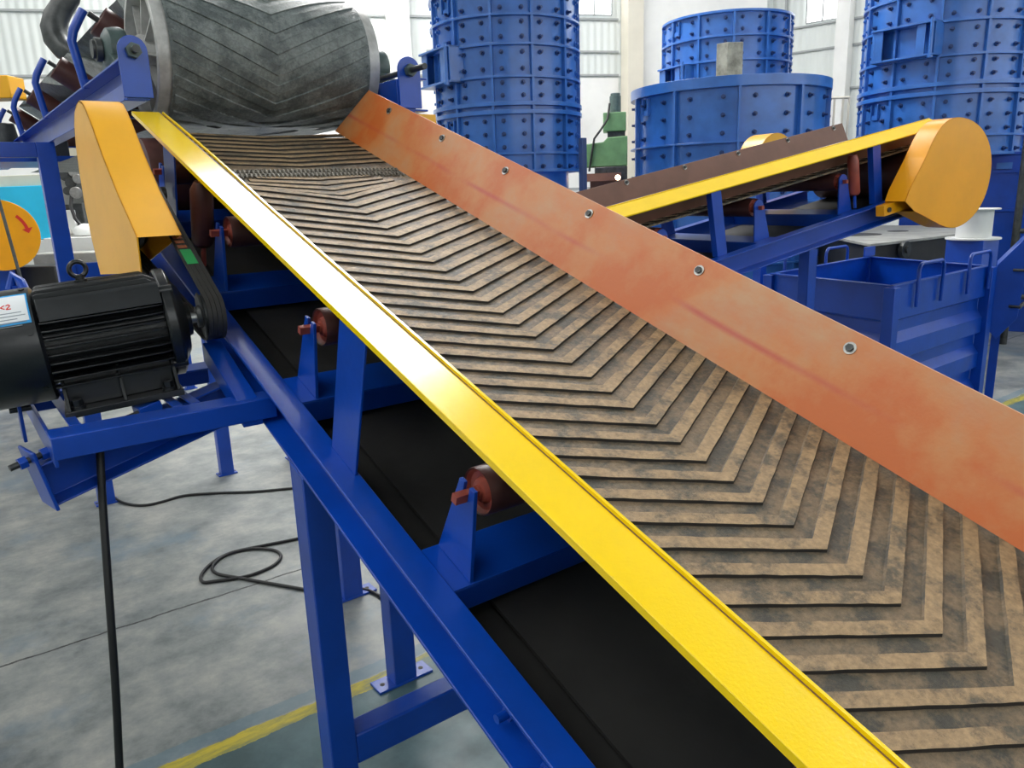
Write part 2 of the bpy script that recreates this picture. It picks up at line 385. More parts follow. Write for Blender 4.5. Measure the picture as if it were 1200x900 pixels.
for j, (T_, x0, x1, z0, z1) in enumerate(((TB, 26.6, 28.1, 7.15, 8.3), (TR, 1.0, 1.9, 6.85, 8.4), (TR, 0.7, 1.9, 3.9, 4.9), (TR, 3.0, 7.5, 6.85, 8.4), (TF, 6.0, 34.0, 4.5, 9.0))):
    on_wall('window_%d' % (len(sk) + 1 + j), T_, (x0, -0.04, z0), (x1, -0.01, z1), 'window_front' if T_ is TF else 'window')  # the one on the front wall is an added, unseen fill panel
    n_ = max(2, int((x1 - x0) / (0.45 if x1 - x0 < 9 else 1.4)))
    mm = MB()
    for q in range(n_ + 1): xx = x0 + (x1 - x0) * q / n_; mm.box((xx - 0.02, -0.055, z0), (xx + 0.02, -0.042, z1))
    mm.box((x0, -0.055, z0 - 0.03), (x1, -0.042, z0 + 0.01)); mm.box((x0, -0.055, z1 - 0.01), (x1, -0.042, z1 + 0.03)); mm.box((x0, -0.055, (z0 + z1) / 2 - 0.015), (x1, -0.042, (z0 + z1) / 2 + 0.015))
    mm.xf(T_); struct(mm.build('trim_%d' % k, 'girt')); k += 1

# ================================================================= CONVEYORS
def rounded(cx, cz, r, a0, a1, n): return [(cx + r * math.cos(a0 + (a1 - a0) * i / n), cz + r * math.sin(a0 + (a1 - a0) * i / n)) for i in range(n + 1)]

def prof_h(x, c, flat, rise, half, base):
    d = abs(x - c)
    return base + (max(0, d - flat)) * rise

def bolt(mb, c, ax, r=0.016, h=0.014, washer=True):
    c = Vector(c); ax = Vector(ax).normalized()
    if washer: mb.cyl(c, c + ax * 0.004, r * 1.7, 20)
    mb.cyl(c, c + ax * (h + 0.004), r, 6)

def conveyor(T, label, s0, s1, cfg):
    root = thing('belt_conveyor', label, 'conveyor', T)
    c = cfg['center']; wid = 2 * c
    P = lambda mb, name, mat, **kw: mb.build(name, mat, root, T=T, **kw)
    # stringers (channel, flanges outward)
    def chan(x0, sgn):
        pr = [(0, 0), (0.088, 0), (0.088, -0.155), (0, -0.155), (0, -0.145), (0.078, -0.138), (0.078, -0.017), (0, -0.010)]
        return [(x0 + sgn * x, -0.5 + h) for x, h in pr]
    P(MB().sweep(chan(0, 1), *cfg['stringer']), 'stringer', 'blue', bevel=0.003)
    P(MB().sweep(chan(wid, -1), *cfg['stringer']), 'stringer', 'blue', bevel=0.003)
    # side plates with yellow rails
    t = 0.006; tp = cfg['plate_top']; bt = cfg['plate_bot']; hb = cfg['plate_h']
    for side in (0, 1):
        mir = (lambda x: x) if side == 0 else (lambda x: wid - x)
        if side == 0: pt, ph_, pb = tp, -0.003, bt
        else: pt, ph_, pb = cfg['far_plate']
        if side == 0: plate = MB().sweep([(pt, ph_), (pt + t, ph_), (pb + t, cfg.get('near_h', hb)), (pb, cfg.get('near_h', hb))], *cfg['plate_s'][0])
        else:
            a, b = cfg['plate_s'][1]; e = cfg.get('plate_end', 0.12); lo_e, hi_e = (a, b + e) if e > 0 else (a + e, b)
            P4 = [(wid - pt, a, ph_), (wid - pt, b, ph_), (wid - pb, hi_e, hb), (wid - pb, lo_e, hb)]
            plate = MB().prism(P4, (t, 0, 0))
        po = P(plate, 'skirt_plate', cfg['plate_mat'] if side else cfg.get('near_mat', cfg['plate_mat']))
        rail = MB().sweep([(mir(x), h) for x, h in cfg['rail_prof']], *cfg['rail']) if side == 0 else MB().sweep([(mir(x), h - 0.0) for x, h in ((cfg['far_plate'][0] - 0.012, -0.04), (cfg['far_plate'][0] - 0.012, -0.10), (0.06, -0.10), (0.06, -0.04))], *cfg['rail'])
        P(rail, 'top_rail', cfg.get('rail_mat', 'yellow'), bevel=0.002) if side == 0 else P(rail, 'top_rail', 'blue', bevel=0.002)
        if side == 1:
            for s in cfg['bolts']:
                f_ = cfg['bolt_f']; px = wid - (pt + (pb - pt) * f_); ph = ph_ + (hb - ph_) * f_
                b = MB(); nn = Vector((-abs(hb - ph_), 0, abs(pb - pt))).normalized()
                p0 = Vector((px, s, ph)) + nn * 0.0005
                b.cyl(p0, p0 + nn * 0.004, 0.021, 24); b.mi = 1; b.cyl(p0 + nn * 0.003, p0 + nn * 0.013, 0.0135, 6)
                bo = b.build('bolt', ['steel', 'dark_steel'], root, T=T); lab(bo, 'hexagon bolt with a bright washer')
    # thin lip inside the near rail
    lip = MB(); n = 40; a, b_ = cfg['rail']; a_, bb = a, b_ - 0.03
    vs = []
    for i in range(n + 1):
        s = a_ + (bb - a_) * i / n; w = 0.001 + 0.010 * max(0, math.sin((s - 2.9) * 2.0)) * (1 if s > 2.9 and s < 4.47 else 0)
        x = tp + 0.003 + w; vs += [(x, s, -0.004), (x + 0.008, s, -0.004), (x + 0.008, s, 0.006), (x, s, 0.006)]
    fs = [(0, 1, 2, 3), (4 * n + 3, 4 * n + 2, 4 * n + 1, 4 * n)]
    for i in range(n):
        for j in range(4): fs.append((4 * i + j, 4 * i + (j + 1) % 4, 4 * i + 4 + (j + 1) % 4, 4 * i + 4 + j))
    lip.add(vs, fs); P(lip, 'rail_lip', 'yellow')
    # posts
    for side in (0, 1):
        for s in cfg['posts']:
            w = cfg['post_w']; x = 0.07 if side == 0 else wid - 0.07
            x2 = x + (0.05 if side == 0 else -0.05); tt = 0.008 if side == 0 else -0.008
            pr = [(x, s), (x, s + w), (x2, s + w), (x2, s + w - 0.008), (x + tt, s + w - 0.008), (x + tt, s)]
            htop = cfg.get('post_top', -0.010)
            P(MB().prism([(q, r, -0.5) for q, r in pr], (0, 0, 0.5 + htop)), 'post', 'blue', bevel=0.002)
    # cross channels, brackets, idlers
    for s in cfg['idlers']:
        w = 0.09
        P(MB().sweep([(0.088, -0.505), (wid - 0.088, -0.505), (wid - 0.088, -0.512), (0.088, -0.512)], s - w, s + w).box((0.088, s - w, -0.60), (wid - 0.088, s - w + 0.008, -0.512)).box((0.088, s + w - 0.008, -0.60), (wid - 0.088, s + w, -0.512)), 'cross_channel', 'blue', bevel=0.002)
        for side in (0, 1):
            x = 0.145 if side == 0 else wid - 0.157
            top = cfg['axle_h'] + 0.035
            out = [(x, s - 0.085, -0.504), (x, s + 0.085, -0.504), (x, s + 0.036, top)]
            out += [(x, s + 0.013, top), (x, s + 0.013, cfg['axle_h'] - 0.012), (x, s - 0.013, cfg['axle_h'] - 0.012), (x, s - 0.013, top), (x, s - 0.036, top)]
            if cfg.get('hook'):
                out = [(x, s - 0.075, -0.504), (x, s + 0.075, -0.504)] + [(x, s + 0.045 * math.cos(q), cfg['axle_h'] + 0.01 + 0.045 * math.sin(q)) for q in [PI * i / 8 for i in range(9)]]
            P(MB().prism(out, (0.012, 0, 0)), 'roller_bracket', 'blue', bevel=0.0015)
        # wing rollers and centre roller
        fl = cfg['flat']; r = cfg['roller_r']; cc = c
        pts = [(0.185, cfg['axle_h']), (wid - 0.185, cfg['axle_h'])]
        for a3, b3 in ((0, 1),):
            A = Vector((pts[a3][0], s, pts[a3][1])); B = Vector((pts[b3][0], s, pts[b3][1])); d = (B - A).normalized()
            L = (B - A).length
            m = MB(); m.lathe(A, d, [(0.004, r - 0.006), (0, r - 0.002), (0.006, r), (L - 0.006, r), (L, r - 0.006), (L, 0.0)], 36)
            ro = m.build('idler_roller', 'roller', root, T=T)
            cp = MB(); cp.lathe(A, d, [(0.004, r - 0.006), (0.016, r * 0.80), (0.020, r * 0.55), (0.006, r * 0.45), (0.004, r * 0.3), (-0.002, r * 0.28), (-0.002, 0.0)], 36)
            lab(cp.build('roller_cap', 'roller_cap', ro, T=T), 'dished red oxide end cap')
            if a3 == 0:
                ax = MB(); Ah = A; ax.box((A.x - 0.075, s - 0.0115, A.z - 0.014), (A.x - 0.0, s + 0.0115, A.z + 0.012)); lab(ax.build('axle_end', 'roller_cap', ro, T=T), 'square axle end')
            if a3 == 0:
                ax = MB(); ax.box((B.x - 0.0, s - 0.0115, B.z - 0.014), (B.x + 0.075, s + 0.0115, B.z + 0.012)); ax.build('axle_end', 'roller_cap', ro, T=T)
    return root
inc = math.radians(18.878)
Sd = Vector((0, math.cos(inc), math.sin(inc))); Nd = Vector((0, -math.sin(inc), math.cos(inc))); Xd = Vector((1, 0, 0))
O1 = Vector((0.88, 0, CAMZ)) - Nd
T1 = frame(O1, Xd, Sd, Nd)
CFG1 = dict(near_mat='brown_primer', center=0.807, far_plate=(0.114, 0.114, 0.270), plate_top=0.193, plate_bot=0.262, plate_h=-0.171, near_h=-0.12, plate_mat='orange', rail=(-1.3, 4.365), plate_ext=(0, 0.35),  # near plate brown instead of orange, its shade put into the colour
            rail_prof=[(0.06, -0.002), (0.193, -0.002), (0.193, -0.010), (0.068, -0.010), (0.068, -0.022), (0.06, -0.022)], stringer=(-1.3, 4.75), posts=(-0.15, 1.75, 3.66), post_w=0.175,
            idlers=(-0.8, 0.24, 1.28, 2.31, 3.29, 4.2), axle_h=-0.262, flat=0.62, roller_r=0.068, base=-0.196, plate_s=((-1.3, 4.345), (-1.3, 4.60)),
            bolts=(-0.3, 0.40, 1.076, 1.744, 2.40, 3.045, 3.65, 4.265), bolt_f=0.17)
conv1 = conveyor(T1, 'large inclined conveyor in front with herringbone belt, yellow rail and orange side plate', 0, 0, CFG1)

def belt_loop(T, root, cfg, s0, s1, period, phase, slope, head_r, name='belt', cleat_h=0.010, cw=0.052, half=0.80, seam=None, fine=None):
    """top run with raised V cleats, wrap around the head pulley and return run; x,s,h frame"""
    c = cfg['center']; fl = cfg['flat']; base = cfg['base'] + 0.016; rise = cfg['rise']
    xs = [half * q for q in (-1, -0.8, -0.6, -0.4, -0.2, 0, 0.2, 0.4, 0.6, 0.8, 1)]
    def h(dx, s):
        tr = max(0.0, min(1.0, (s1 - 0.05 - s) / 0.9)) if head_r > 0 else 1.0
        d = abs(dx); e = max(0, d - fl + 0.0); 
        return base + rise * e * tr
    m = MB(); ny = 60; th = 0.012
    vs = []
    for i in range(ny + 1):
        s = s0 + (s1 - s0) * i / ny
        for dx in xs: vs.append((c + dx, s, h(dx, s)))
    k = len(xs)
    if head_r > 0:
        zc = base - head_r
        for i in range(1, 15):
            a = PI / 2 - PI * i / 14
            for dx in xs: vs.append((c + dx, s1 + head_r * math.cos(a), zc + head_r * math.sin(a)))
        for i in range(1, 21):
            s = s1 + (s0 - s1) * i / 20
            for dx in xs: vs.append((c + dx, s, zc - head_r))
    rows = len(vs) // k; n0 = len(vs)
    vs2 = []
    for i in range(rows):
        for j in range(k):
            p = Vector(vs[i * k + j]); q = Vector(vs[min(i + 1, rows - 1) * k + j]) - Vector(vs[max(i - 1, 0) * k + j]); q.normalize()
            vs2.append(p - Vector((0, -q.z, q.y)) * th)
    fs = []
    for i in range(rows - 1):
        for j in range(k - 1):
            a = i * k + j; fs.append((a, a + 1, a + k + 1, a + k)); fs.append((n0 + a, n0 + a + k, n0 + a + k + 1, n0 + a + 1))
        a = i * k; fs.append((a, a + k, n0 + a + k, n0 + a)); a = i * k + k - 1; fs.append((a, n0 + a, n0 + a + k, a + k))
    a = 0; fs += [(j, n0 + j, n0 + j + 1, j + 1) for j in range(k - 1)]
    e = (rows - 1) * k; fs += [(e + j, e + j + 1, n0 + e + j + 1, n0 + e + j) for j in range(k - 1)]
    m.add(list(vs) + vs2, fs)
    for i_, f_ in enumerate(m.f):
        if min(f_) >= n0 or max(q % n0 for q in f_) >= (ny + 1) * k: m.m[i_] = 3
    # cleats
    def cleat(sa, w, hh, x_lim, sl=slope, mtop=1):
        rng = random.Random(int(sa * 1000))
        for sgn in (-1, 1):
            n = 14; V = []; 
            for i in range(n + 1):
                d = x_lim * i / n; s = sa + sl * d; wb = 0.0
                w2 = w * (1 + 0.0)
                j1 = rng.uniform(-1, 1) * 0.0012; j2 = rng.uniform(-1, 1) * 0.0012; hj = hh + rng.uniform(-1, 1) * 0.0008
                if i == 0: j1 = j2 = 0; hj = hh
                dx = sgn * d
                V += [(c + dx, s + j1, h(dx, s) - 0.002), (c + dx, s + 0.0035 + j1, h(dx, s) + hj), (c + dx, s + w2 - 0.006 + j2, h(dx, s) + hj), (c + dx, s + w2 + j2, h(dx, s) - 0.002)]
            F = []
            for i in range(n):
                a = 4 * i
                F.append((a + 1, a + 5, a + 6, a + 2))
            m.mi = mtop; m.add(V, F)
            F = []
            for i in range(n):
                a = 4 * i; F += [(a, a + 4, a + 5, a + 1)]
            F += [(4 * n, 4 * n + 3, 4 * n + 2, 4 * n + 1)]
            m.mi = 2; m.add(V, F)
            m.mi = 0; m.add(V, [(4 * i + 2, 4 * i + 6, 4 * i + 7, 4 * i + 3) for i in range(n)])
    k0 = int(math.ceil((s0 - phase) / period)); s = phase + k0 * period
    while s < (seam - 0.42 if seam else s1 - 0.02):
        cleat(s, cw, cleat_h, half - 0.012); s += period
    if seam:
        # short flatter cleats right below the seam, then the next length of belt
        for q in range(4): cleat(seam - 0.42 + q * 0.085 + 0.05, 0.045, 0.006, half - 0.1 - 0.05 * q, slope * (0.8 - 0.17 * q))
        s = seam + 0.12
        while s < s1 - 0.02:
            cleat(s, cw * 0.8, 0.008, half - 0.012, -slope * 0.25 + 0.55 * slope); s += period * 0.8
    ob = m.build(name, ['belt_gap', 'belt_top', 'belt_side', 'rubber'], root, T=T, smooth=50)
    return ob, h
CFG1['rise'] = 0.0
belt1, h1 = belt_loop(T1, conv1, CFG1, -1.25, 4.56, 0.1028, 0.208, 0.50, 0.225, seam=3.84, half=0.565, cw=0.054, cleat_h=0.0085)
# stitched belt lacing: two rows of steel hooks
m = MB(); n = 46
for i in range(n):
    dx = -0.52 + 1.04 * i / (n - 1); z = h1(dx, 3.84) + 0.006
    for sg in (-1, 1):
        y = 3.84 + sg * 0.034
        pts = [(0.807 + dx + 0.006 * math.cos(q) + (0.010 if sg > 0 else 0), y + 0.024 * math.sin(q) , z + 0.006 * math.sin(q * 2)) for q in [2 * PI * j / 8 for j in range(8)]]
        m.tube(pts, 0.0045, 6, closed=True)
m.tube([(0.807 + dx, 3.84, h1(dx, 3.84) + 0.004) for dx in [-0.53 + 1.06 * i / 20 for i in range(21)]], 0.005, 8)
lab(m.build('belt_lacing', 'lacing', belt1, T=T1), 'row of steel hooks joining the belt ends')
# head pulley
m = MB(); hc = Vector((0.14, 4.56, CFG1['base'] + 0.016 - 0.225)); m.lathe(hc, (1, 0, 0), [(0.0, 0), (0.0, 0.209), (0.01, 0.212), (1.32, 0.212), (1.33, 0.209), (1.33, 0)], 48); m.cyl((-0.16, 4.56, hc.z), (1.78, 4.56, hc.z), 0.04, 24)
m.build('head_pulley', 'roller', conv1, T=T1)
m = MB(); m.box((0.075, -1.3, -0.664), (1.539, 4.5, -0.657)); m.build('bottom_pan', 'rubber', conv1, T=T1)  # added black sheet standing for the shade inside the frame
# vertical guide roller beside the belt edge
for s in (3.50,):
    m = MB(); m.cyl((0.140, s, -0.5), (0.140, s, -0.02), 0.012, 16); g = m.build('guide_roller', 'roller_cap', conv1, T=T1)
    m = MB(); m.lathe((0.140, s, -0.40), (0, 0, 1), [(0, 0), (0, 0.035), (0.02, 0.05), (0.26, 0.05), (0.30, 0.03), (0.30, 0)], 28); m.build('roller_sleeve', 'roller', g, T=T1, smooth=60)
# bolts through the near stringer
for s, hh in ((0.86, -0.60), (0.70, -0.615), (2.30, -0.52)):
    if hh < -0.55:
        m = MB(); m.cyl((0.078, s, hh), (0.070, s, hh), 0.026, 20); m.cyl((0.070, s, hh), (0.050, s, hh), 0.021, 6); m.cyl((0.05, s, hh), (0.018, s, hh), 0.012, 14); m.build('bolt', 'blue', conv1, T=T1)
    else:
        m = MB(); m.cyl((0.03, s, -0.515), (0.03, s, -0.535), 0.012, 14); m.build('bolt', 'blue', conv1, T=T1)
# legs (upright, world metres)
def leg(root, x0, x1, y0, y1, ztop0, slope, zf=0.0, plate=True, along='x', name='leg', tfix=0.008, mat='blue', ov=0.10):
    """channel leg: web towards -x, flanges towards +x; the top is cut to the slope of the frame"""
    m = MB()
    zt = lambda y: ztop0 + (y - y0) * slope
    def slab(a, b, c_, d_):
        m.hexa([(a, c_, zf + 0.012), (b, c_, zf + 0.012), (b, d_, zf + 0.012), (a, d_, zf + 0.012)], [(a, c_, zt(c_)), (b, c_, zt(c_)), (b, d_, zt(d_)), (a, d_, zt(d_))])
    slab(x0, x0 + tfix, y0 + tfix, y1 - tfix); slab(x0, x1, y0, y0 + tfix); slab(x0, x1, y1 - tfix, y1); slab(x1 - tfix, x1, y0 + tfix, y1 - tfix)
    o = m.build(name, mat, root, bevel=0.003)
    if plate:
        cx, cy = (x0 + x1) / 2, (y0 + y1) / 2; lx, ly = ((x1 - x0) / 2 + ov, (y1 - y0) / 2 + 0.005) if along == 'x' else ((x1 - x0) / 2 + 0.005, (y1 - y0) / 2 + 0.10)
        m = MB(); m.box((cx - lx, cy - ly, zf), (cx + lx, cy + ly, zf + 0.014)); f_ = m.build('foot_plate', mat, o, bevel=0.002)
        for sg in (-1, 1):
            m = MB(); q = (cx + sg * (lx - min(0.045, ov / 2)), cy) if along == 'x' else (cx, cy + sg * (ly - 0.045)); m.mi = 0
            m.cyl((q[0], q[1], zf + 0.013), (q[0], q[1], zf + 0.0155), 0.014, 18); m.build('bolt_hole', 'rubber', o)
    return o
SL = math.tan(inc)
leg(conv1, 0.88, 0.98, 2.417, 2.53, 1.672, SL)
leg(conv1, 2.394, 2.494, 2.417, 2.53, 1.672, SL)
leg(conv1, 0.88, 0.98, -0.55, -0.44, 0.655, SL)
leg(conv1, 2.394, 2.494, -0.55, -0.44, 0.655, SL)
m = MB(); m.box((0.981, 2.422, 0.47), (2.393, 2.525, 0.60)); m.build('brace', 'blue', conv1, bevel=0.008)
# inner legs under a cross beam below the return belt
m = MB(); m.box((0.98, 3.36, 1.80), (2.494, 3.48, 1.90)); m.build('cross_beam', 'blue', conv1, bevel=0.004)
m = MB(); m.box((0.98, 4.39, 2.15), (2.494, 4.51, 2.25)); m.build('cross_beam', 'blue', conv1, bevel=0.004)
leg(conv1, 1.62, 1.75, 3.36, 3.47, 1.80, 0)
leg(conv1, 1.80, 1.93, 4.39, 4.50, 2.15, 0)

# drive frame beside the conveyor: motor base beams and take-up channel
zt = CAMZ - 0.705
m = MB(); m.box((0.20, 2.73, zt - 0.075), (0.925, 2.738, zt)); m.box((0.20, 2.738, zt - 0.008), (0.925, 2.86, zt)); m.box((0.20, 2.738, zt - 0.10), (0.212, 3.62, zt - 0.008))
m.build('motor_base', 'blue', conv1, bevel=0.003)
m = MB(); m.box((0.20, 3.45, zt - 0.008), (0.925, 3.60, zt)); m.box((0.20, 3.60, zt - 0.10), (0.925, 3.608, zt)); m.build('motor_base', 'blue', conv1, bevel=0.003)
for x in (0.27, 0.60, 0.66):
    m = MB(); m.box((x, 2.865, zt - 0.008), (x + 0.035, 3.445, zt + 0.0)); m.build('base_strip', 'blue', conv1, bevel=0.002)
# sloping take-up channel
A = Vector((0.195, 2.87, CAMZ - 0.975)); Bq = Vector((0.90, 3.02, CAMZ - 0.835)); d = (Bq - A); L = d.length; d.normalize(); up = Vector((0, 0, 1)); yy = up.cross(d).normalized(); zz = d.cross(yy)
TK = frame(A, d, yy, zz)
m = MB(); m.prism([(0, 0, 0), (0, 0.09, 0), (0, 0.09, 0.155), (0, 0, 0.155), (0, 0, 0.147), (0, 0.07, 0.14), (0, 0.07, 0.015), (0, 0, 0.008)], (L, 0, 0)); m.build('take_up_channel', 'blue', conv1, T=TK, bevel=0.003)
m = MB(); m.box((-0.012, -0.02, -0.01), (0.0, 0.12, 0.21)); m.build('end_plate', 'blue', conv1, T=TK, bevel=0.004)
m = MB(); m.cyl((-0.075, 0.03, 0.178), (0.42, 0.03, 0.178), 0.011, 14); m.build('take_up_screw', 'dark_steel', conv1, T=TK)
for x in (-0.035, 0.035):
    m = MB(); m.cyl((x - 0.012, 0.03, 0.178), (x + 0.012, 0.03, 0.178), 0.022, 6); m.build('nut', 'blue', conv1, T=TK, bevel=0.001)
m = MB(); m.box((0.36, 0.005, 0.156), (0.44, 0.075, 0.200)); m.build('slide_block', 'blue', conv1, T=TK, bevel=0.003)
# rear take-up lug with its own screw
m = MB(); m.box((0.155, 3.25, zt - 0.13), (0.167, 3.33, zt + 0.06)); m.build('end_plate', 'blue', conv1, bevel=0.003)
m = MB(); m.cyl((0.13, 3.29, zt - 0.01), (0.20, 3.29, zt - 0.01), 0.012, 14); m.build('take_up_screw', 'dark_steel', conv1)
# blue arm beneath the V-belt
m = MB(); m.hexa([(0.80, 2.74, CAMZ - 0.80), (0.875, 2.74, CAMZ - 0.80), (0.875, 3.15, CAMZ - 0.62), (0.80, 3.15, CAMZ - 0.62)], [(0.80, 2.74, CAMZ - 0.72), (0.875, 2.74, CAMZ - 0.72), (0.875, 3.15, CAMZ - 0.54), (0.80, 3.15, CAMZ - 0.54)]); m.build('motor_bracket', 'blue', conv1, bevel=0.003)

# belt guard of the near drive
def guard(pts, x0, x1, name, mats, root, open_bottom=True, t=0.004):
    """pts: outline in the plane x = x0 (y, z); walls of sheet t thick: outer cheek, rim; inner cheek"""
    pass
gp = [(3.276, -0.257), (3.255, -0.120), (3.36, -0.045), (3.505, 0.055), (3.68, 0.205), (3.835, 0.355), (3.89, 0.402), (3.95, 0.440), (4.02, 0.458), (4.10, 0.450), (4.18, 0.425), (4.25, 0.37), (4.295, 0.29), (4.32, 0.17), (4.325, 0.0), (4.28, -0.16), (4.20, -0.32)]
gp = [(y, z + CAMZ) for y, z in gp]
def guard_mesh(pts, a, b, ax, t=0.005, skip=0):
    """outline points (3-D) at the outer face; ax = vector towards the inner side; rim open between last and first point"""
    m = MB(); n = len(pts); P0 = [Vector(p) for p in pts]; ax = Vector(ax); axn = ax.normalized()
    cen = sum(P0, Vector()) / n
    In = [p + (cen - p).normalized() * t for p in P0]
    m.mi = 0; m.add(P0 + [p + axn * t for p in P0], [tuple(range(n)), tuple(range(n, 2 * n))[::-1]] + [(i, (i + 1) % n, n + (i + 1) % n, n + i) for i in range(n)])
    m.mi = 1
    vs = P0 + [p + ax for p in P0] + In + [p + ax for p in In]; fs = []
    for i in range(skip, n - 1):
        fs += [(i, i + 1, n + i + 1, n + i), (2 * n + i, 3 * n + i, 3 * n + i + 1, 2 * n + i + 1), (n + i, n + i + 1, 3 * n + i + 1, 3 * n + i), (i, 2 * n + i, 2 * n + i + 1, i + 1)]
    fs += [(skip, n + skip, 3 * n + skip, 2 * n + skip), (n - 1, 3 * n - 1, 4 * n - 1, 2 * n - 1)]
    m.add([v - axn * 0.0 for v in vs], fs)
    m.mi = 0; Q = [p + ax - axn * t for p in P0[skip:]]; Q2 = [p + ax for p in P0[skip:]]; n = n - skip
    m.add(Q + Q2, [tuple(range(n)), tuple(range(n, 2 * n))[::-1]] + [(i, (i + 1) % n, n + (i + 1) % n, n + i) for i in range(n)])
    return m
g = guard_mesh([(0.64, y, z) for y, z in gp], 0, 0, (0.165, 0, 0), skip=1)
go = g.build('belt_guard', ['guard_yellow', 'guard_yellow'], conv1, smooth=25)
m = MB(); m.box((0.80, 3.9, CAMZ + 0.02), (0.88, 3.95, CAMZ + 0.06)); m.build('guard_bracket', 'blue', conv1)

# upright plate and dark infill behind the guard where the pulley shaft passes
m = MB(); m.lathe((0.70, 3.95, CAMZ + 0.05), (1, 0, 0), [(0, 0), (0, 0.23), (0.02, 0.25), (0.035, 0.24), (0.05, 0.25), (0.065, 0.24), (0.08, 0.25), (0.10, 0.23), (0.10, 0)], 40); m.cyl((0.79, 3.95, CAMZ + 0.05), (0.93, 3.95, CAMZ + 0.05), 0.03, 20)
m.build('driven_sheave', 'dark_steel', conv1)

# ================================================================= ELECTRIC MOTOR
ma = Vector((1, -0.12, 0.075)).normalized(); mz = (Vector((0, 0, 1)) - ma * ma.z).normalized(); my = mz.cross(ma)
MO = Vector((0.48, 3.165, CAMZ - 0.455)); TM = frame(MO, ma, my, mz)
motor = thing('electric_motor', 'black finned electric motor with a lifting eye and white sticker, on the blue drive frame', 'motor', TM)
PM = lambda mb, name, mat, par=None, **kw: mb.build(name, mat, par or motor, T=TM, **kw)
m = MB(); m.lathe((0, 0, 0), (1, 0, 0), [(-0.21, 0.150), (0.19, 0.150)], 40)
D2R_ = PI / 180
def fin_side(z, sg, reach):
    y0, y1 = sg * 0.12, sg * reach
    out = [(-0.205, y0), (-0.205, y1 * 0.97), (-0.19, y1), (0.155, y1), (0.185, y1 * 0.93), (0.19, y0)]
    m.prism([(x, y, z - 0.003) for x, y in out], (0, 0, 0.006))
def fin_top(y, reach, sg=1):
    out = [(-0.205, sg * 0.12), (-0.205, sg * (reach - 0.006)), (-0.195, sg * reach), (0.150, sg * reach), (0.185, sg * (reach - 0.02)), (0.19, sg * 0.12)]
    m.prism([(x, y - 0.003, z) for x, z in out], (0, 0.006, 0))
for i in range(9):
    z = -0.135 + i * 0.0285
    for sg in (-1, 1): fin_side(z, sg, 0.196 if abs(z) < 0.12 else 0.18)
for i in range(11):
    y = -0.125 + i * 0.025
    if abs(y) < 0.01: continue
    fin_top(y, 0.198 if abs(y) < 0.11 else 0.188)
# smooth corner bands
for sg in (-1, 1):
    m.prism([(-0.2, sg * 0.194, 0.100), (-0.2, sg * 0.17, 0.095), (-0.2, sg * 0.12, 0.150), (-0.2, sg * 0.145, 0.172), (-0.2, sg * 0.165, 0.160)], (0.385, 0, 0))
m.box((-0.12, -0.035, 0.14), (0.03, 0.035, 0.185)); m.box((-0.18, -0.125, -0.221), (0.17, 0.125, -0.11))  # last box is an added black filler for the dark gap beneath
body = PM(m, 'finned_body', 'black_paint', bevel=0.0015)
m = MB(); m.lathe((0, 0, 0), (1, 0, 0), [(0.185, 0.0), (0.185, 0.198), (0.192, 0.205), (0.222, 0.205), (0.232, 0.192), (0.240, 0.16), (0.262, 0.125), (0.268, 0.07), (0.285, 0.062), (0.285, 0.0)], 48)
for i in range(4):
    a = PI / 4 + i * PI / 2; m.cyl((0.18, 0.19 * math.cos(a), 0.19 * math.sin(a)), (0.232, 0.19 * math.cos(a), 0.19 * math.sin(a)), 0.02, 16)
PM(m, 'end_bell', 'black_paint', bevel=0.002)
m = MB(); m.lathe((0, 0, 0), (1, 0, 0), [(-0.205, 0.0), (-0.205, 0.192), (-0.215, 0.205), (-0.46, 0.203), (-0.50, 0.19), (-0.53, 0.15), (-0.535, 0.0)], 56)
for i in range(6):
    a = 40 * D2R_ + i * PI / 3; m.cyl((-0.235, 0.200 * math.cos(a), 0.200 * math.sin(a)), (-0.235, 0.209 * math.cos(a), 0.209 * math.sin(a)), 0.010, 10)
fan = PM(m, 'fan_cover', 'black_paint')
# mounting foot
m = MB(); m.box((-0.20, -0.205, -0.245), (0.19, -0.10, -0.222)); m.box((-0.20, 0.10, -0.245), (0.19, 0.205, -0.222)); m.box((-0.20, -0.10, -0.245), (-0.15, 0.10, -0.225)); m.box((0.14, -0.10, -0.245), (0.19, 0.10, -0.225))
for x in (-0.19, -0.01, 0.17):
    for sg in (-1, 1): m.prism([(x, sg * 0.198, -0.222), (x, sg * 0.10, -0.222), (x, sg * 0.08, -0.10), (x, sg * 0.14, -0.10)], (0.012, 0, 0))
foot = PM(m, 'mounting_foot', 'black_paint', bevel=0.002)
for x in (-0.155, 0.145):
    m = MB(); m.cyl((x, -0.165, -0.222), (x, -0.165, -0.212), 0.024, 20); m.cyl((x, -0.165, -0.212), (x, -0.165, -0.190), 0.018, 6); PM(m, 'foot_bolt', 'black_paint')
# lifting eye
m = MB(); m.cyl((-0.05, 0, 0.175), (-0.05, 0, 0.205), 0.022, 20); m.cyl((-0.05, 0, 0.205), (-0.05, 0, 0.222), 0.015, 16)
m.tube([(-0.05 + 0.027 * math.cos(q), 0.006 * math.cos(q), 0.243 + 0.027 * math.sin(q)) for q in [2 * PI * i / 24 for i in range(24)]], 0.0085, 12, closed=True)
PM(m, 'lifting_eye', 'black_paint')
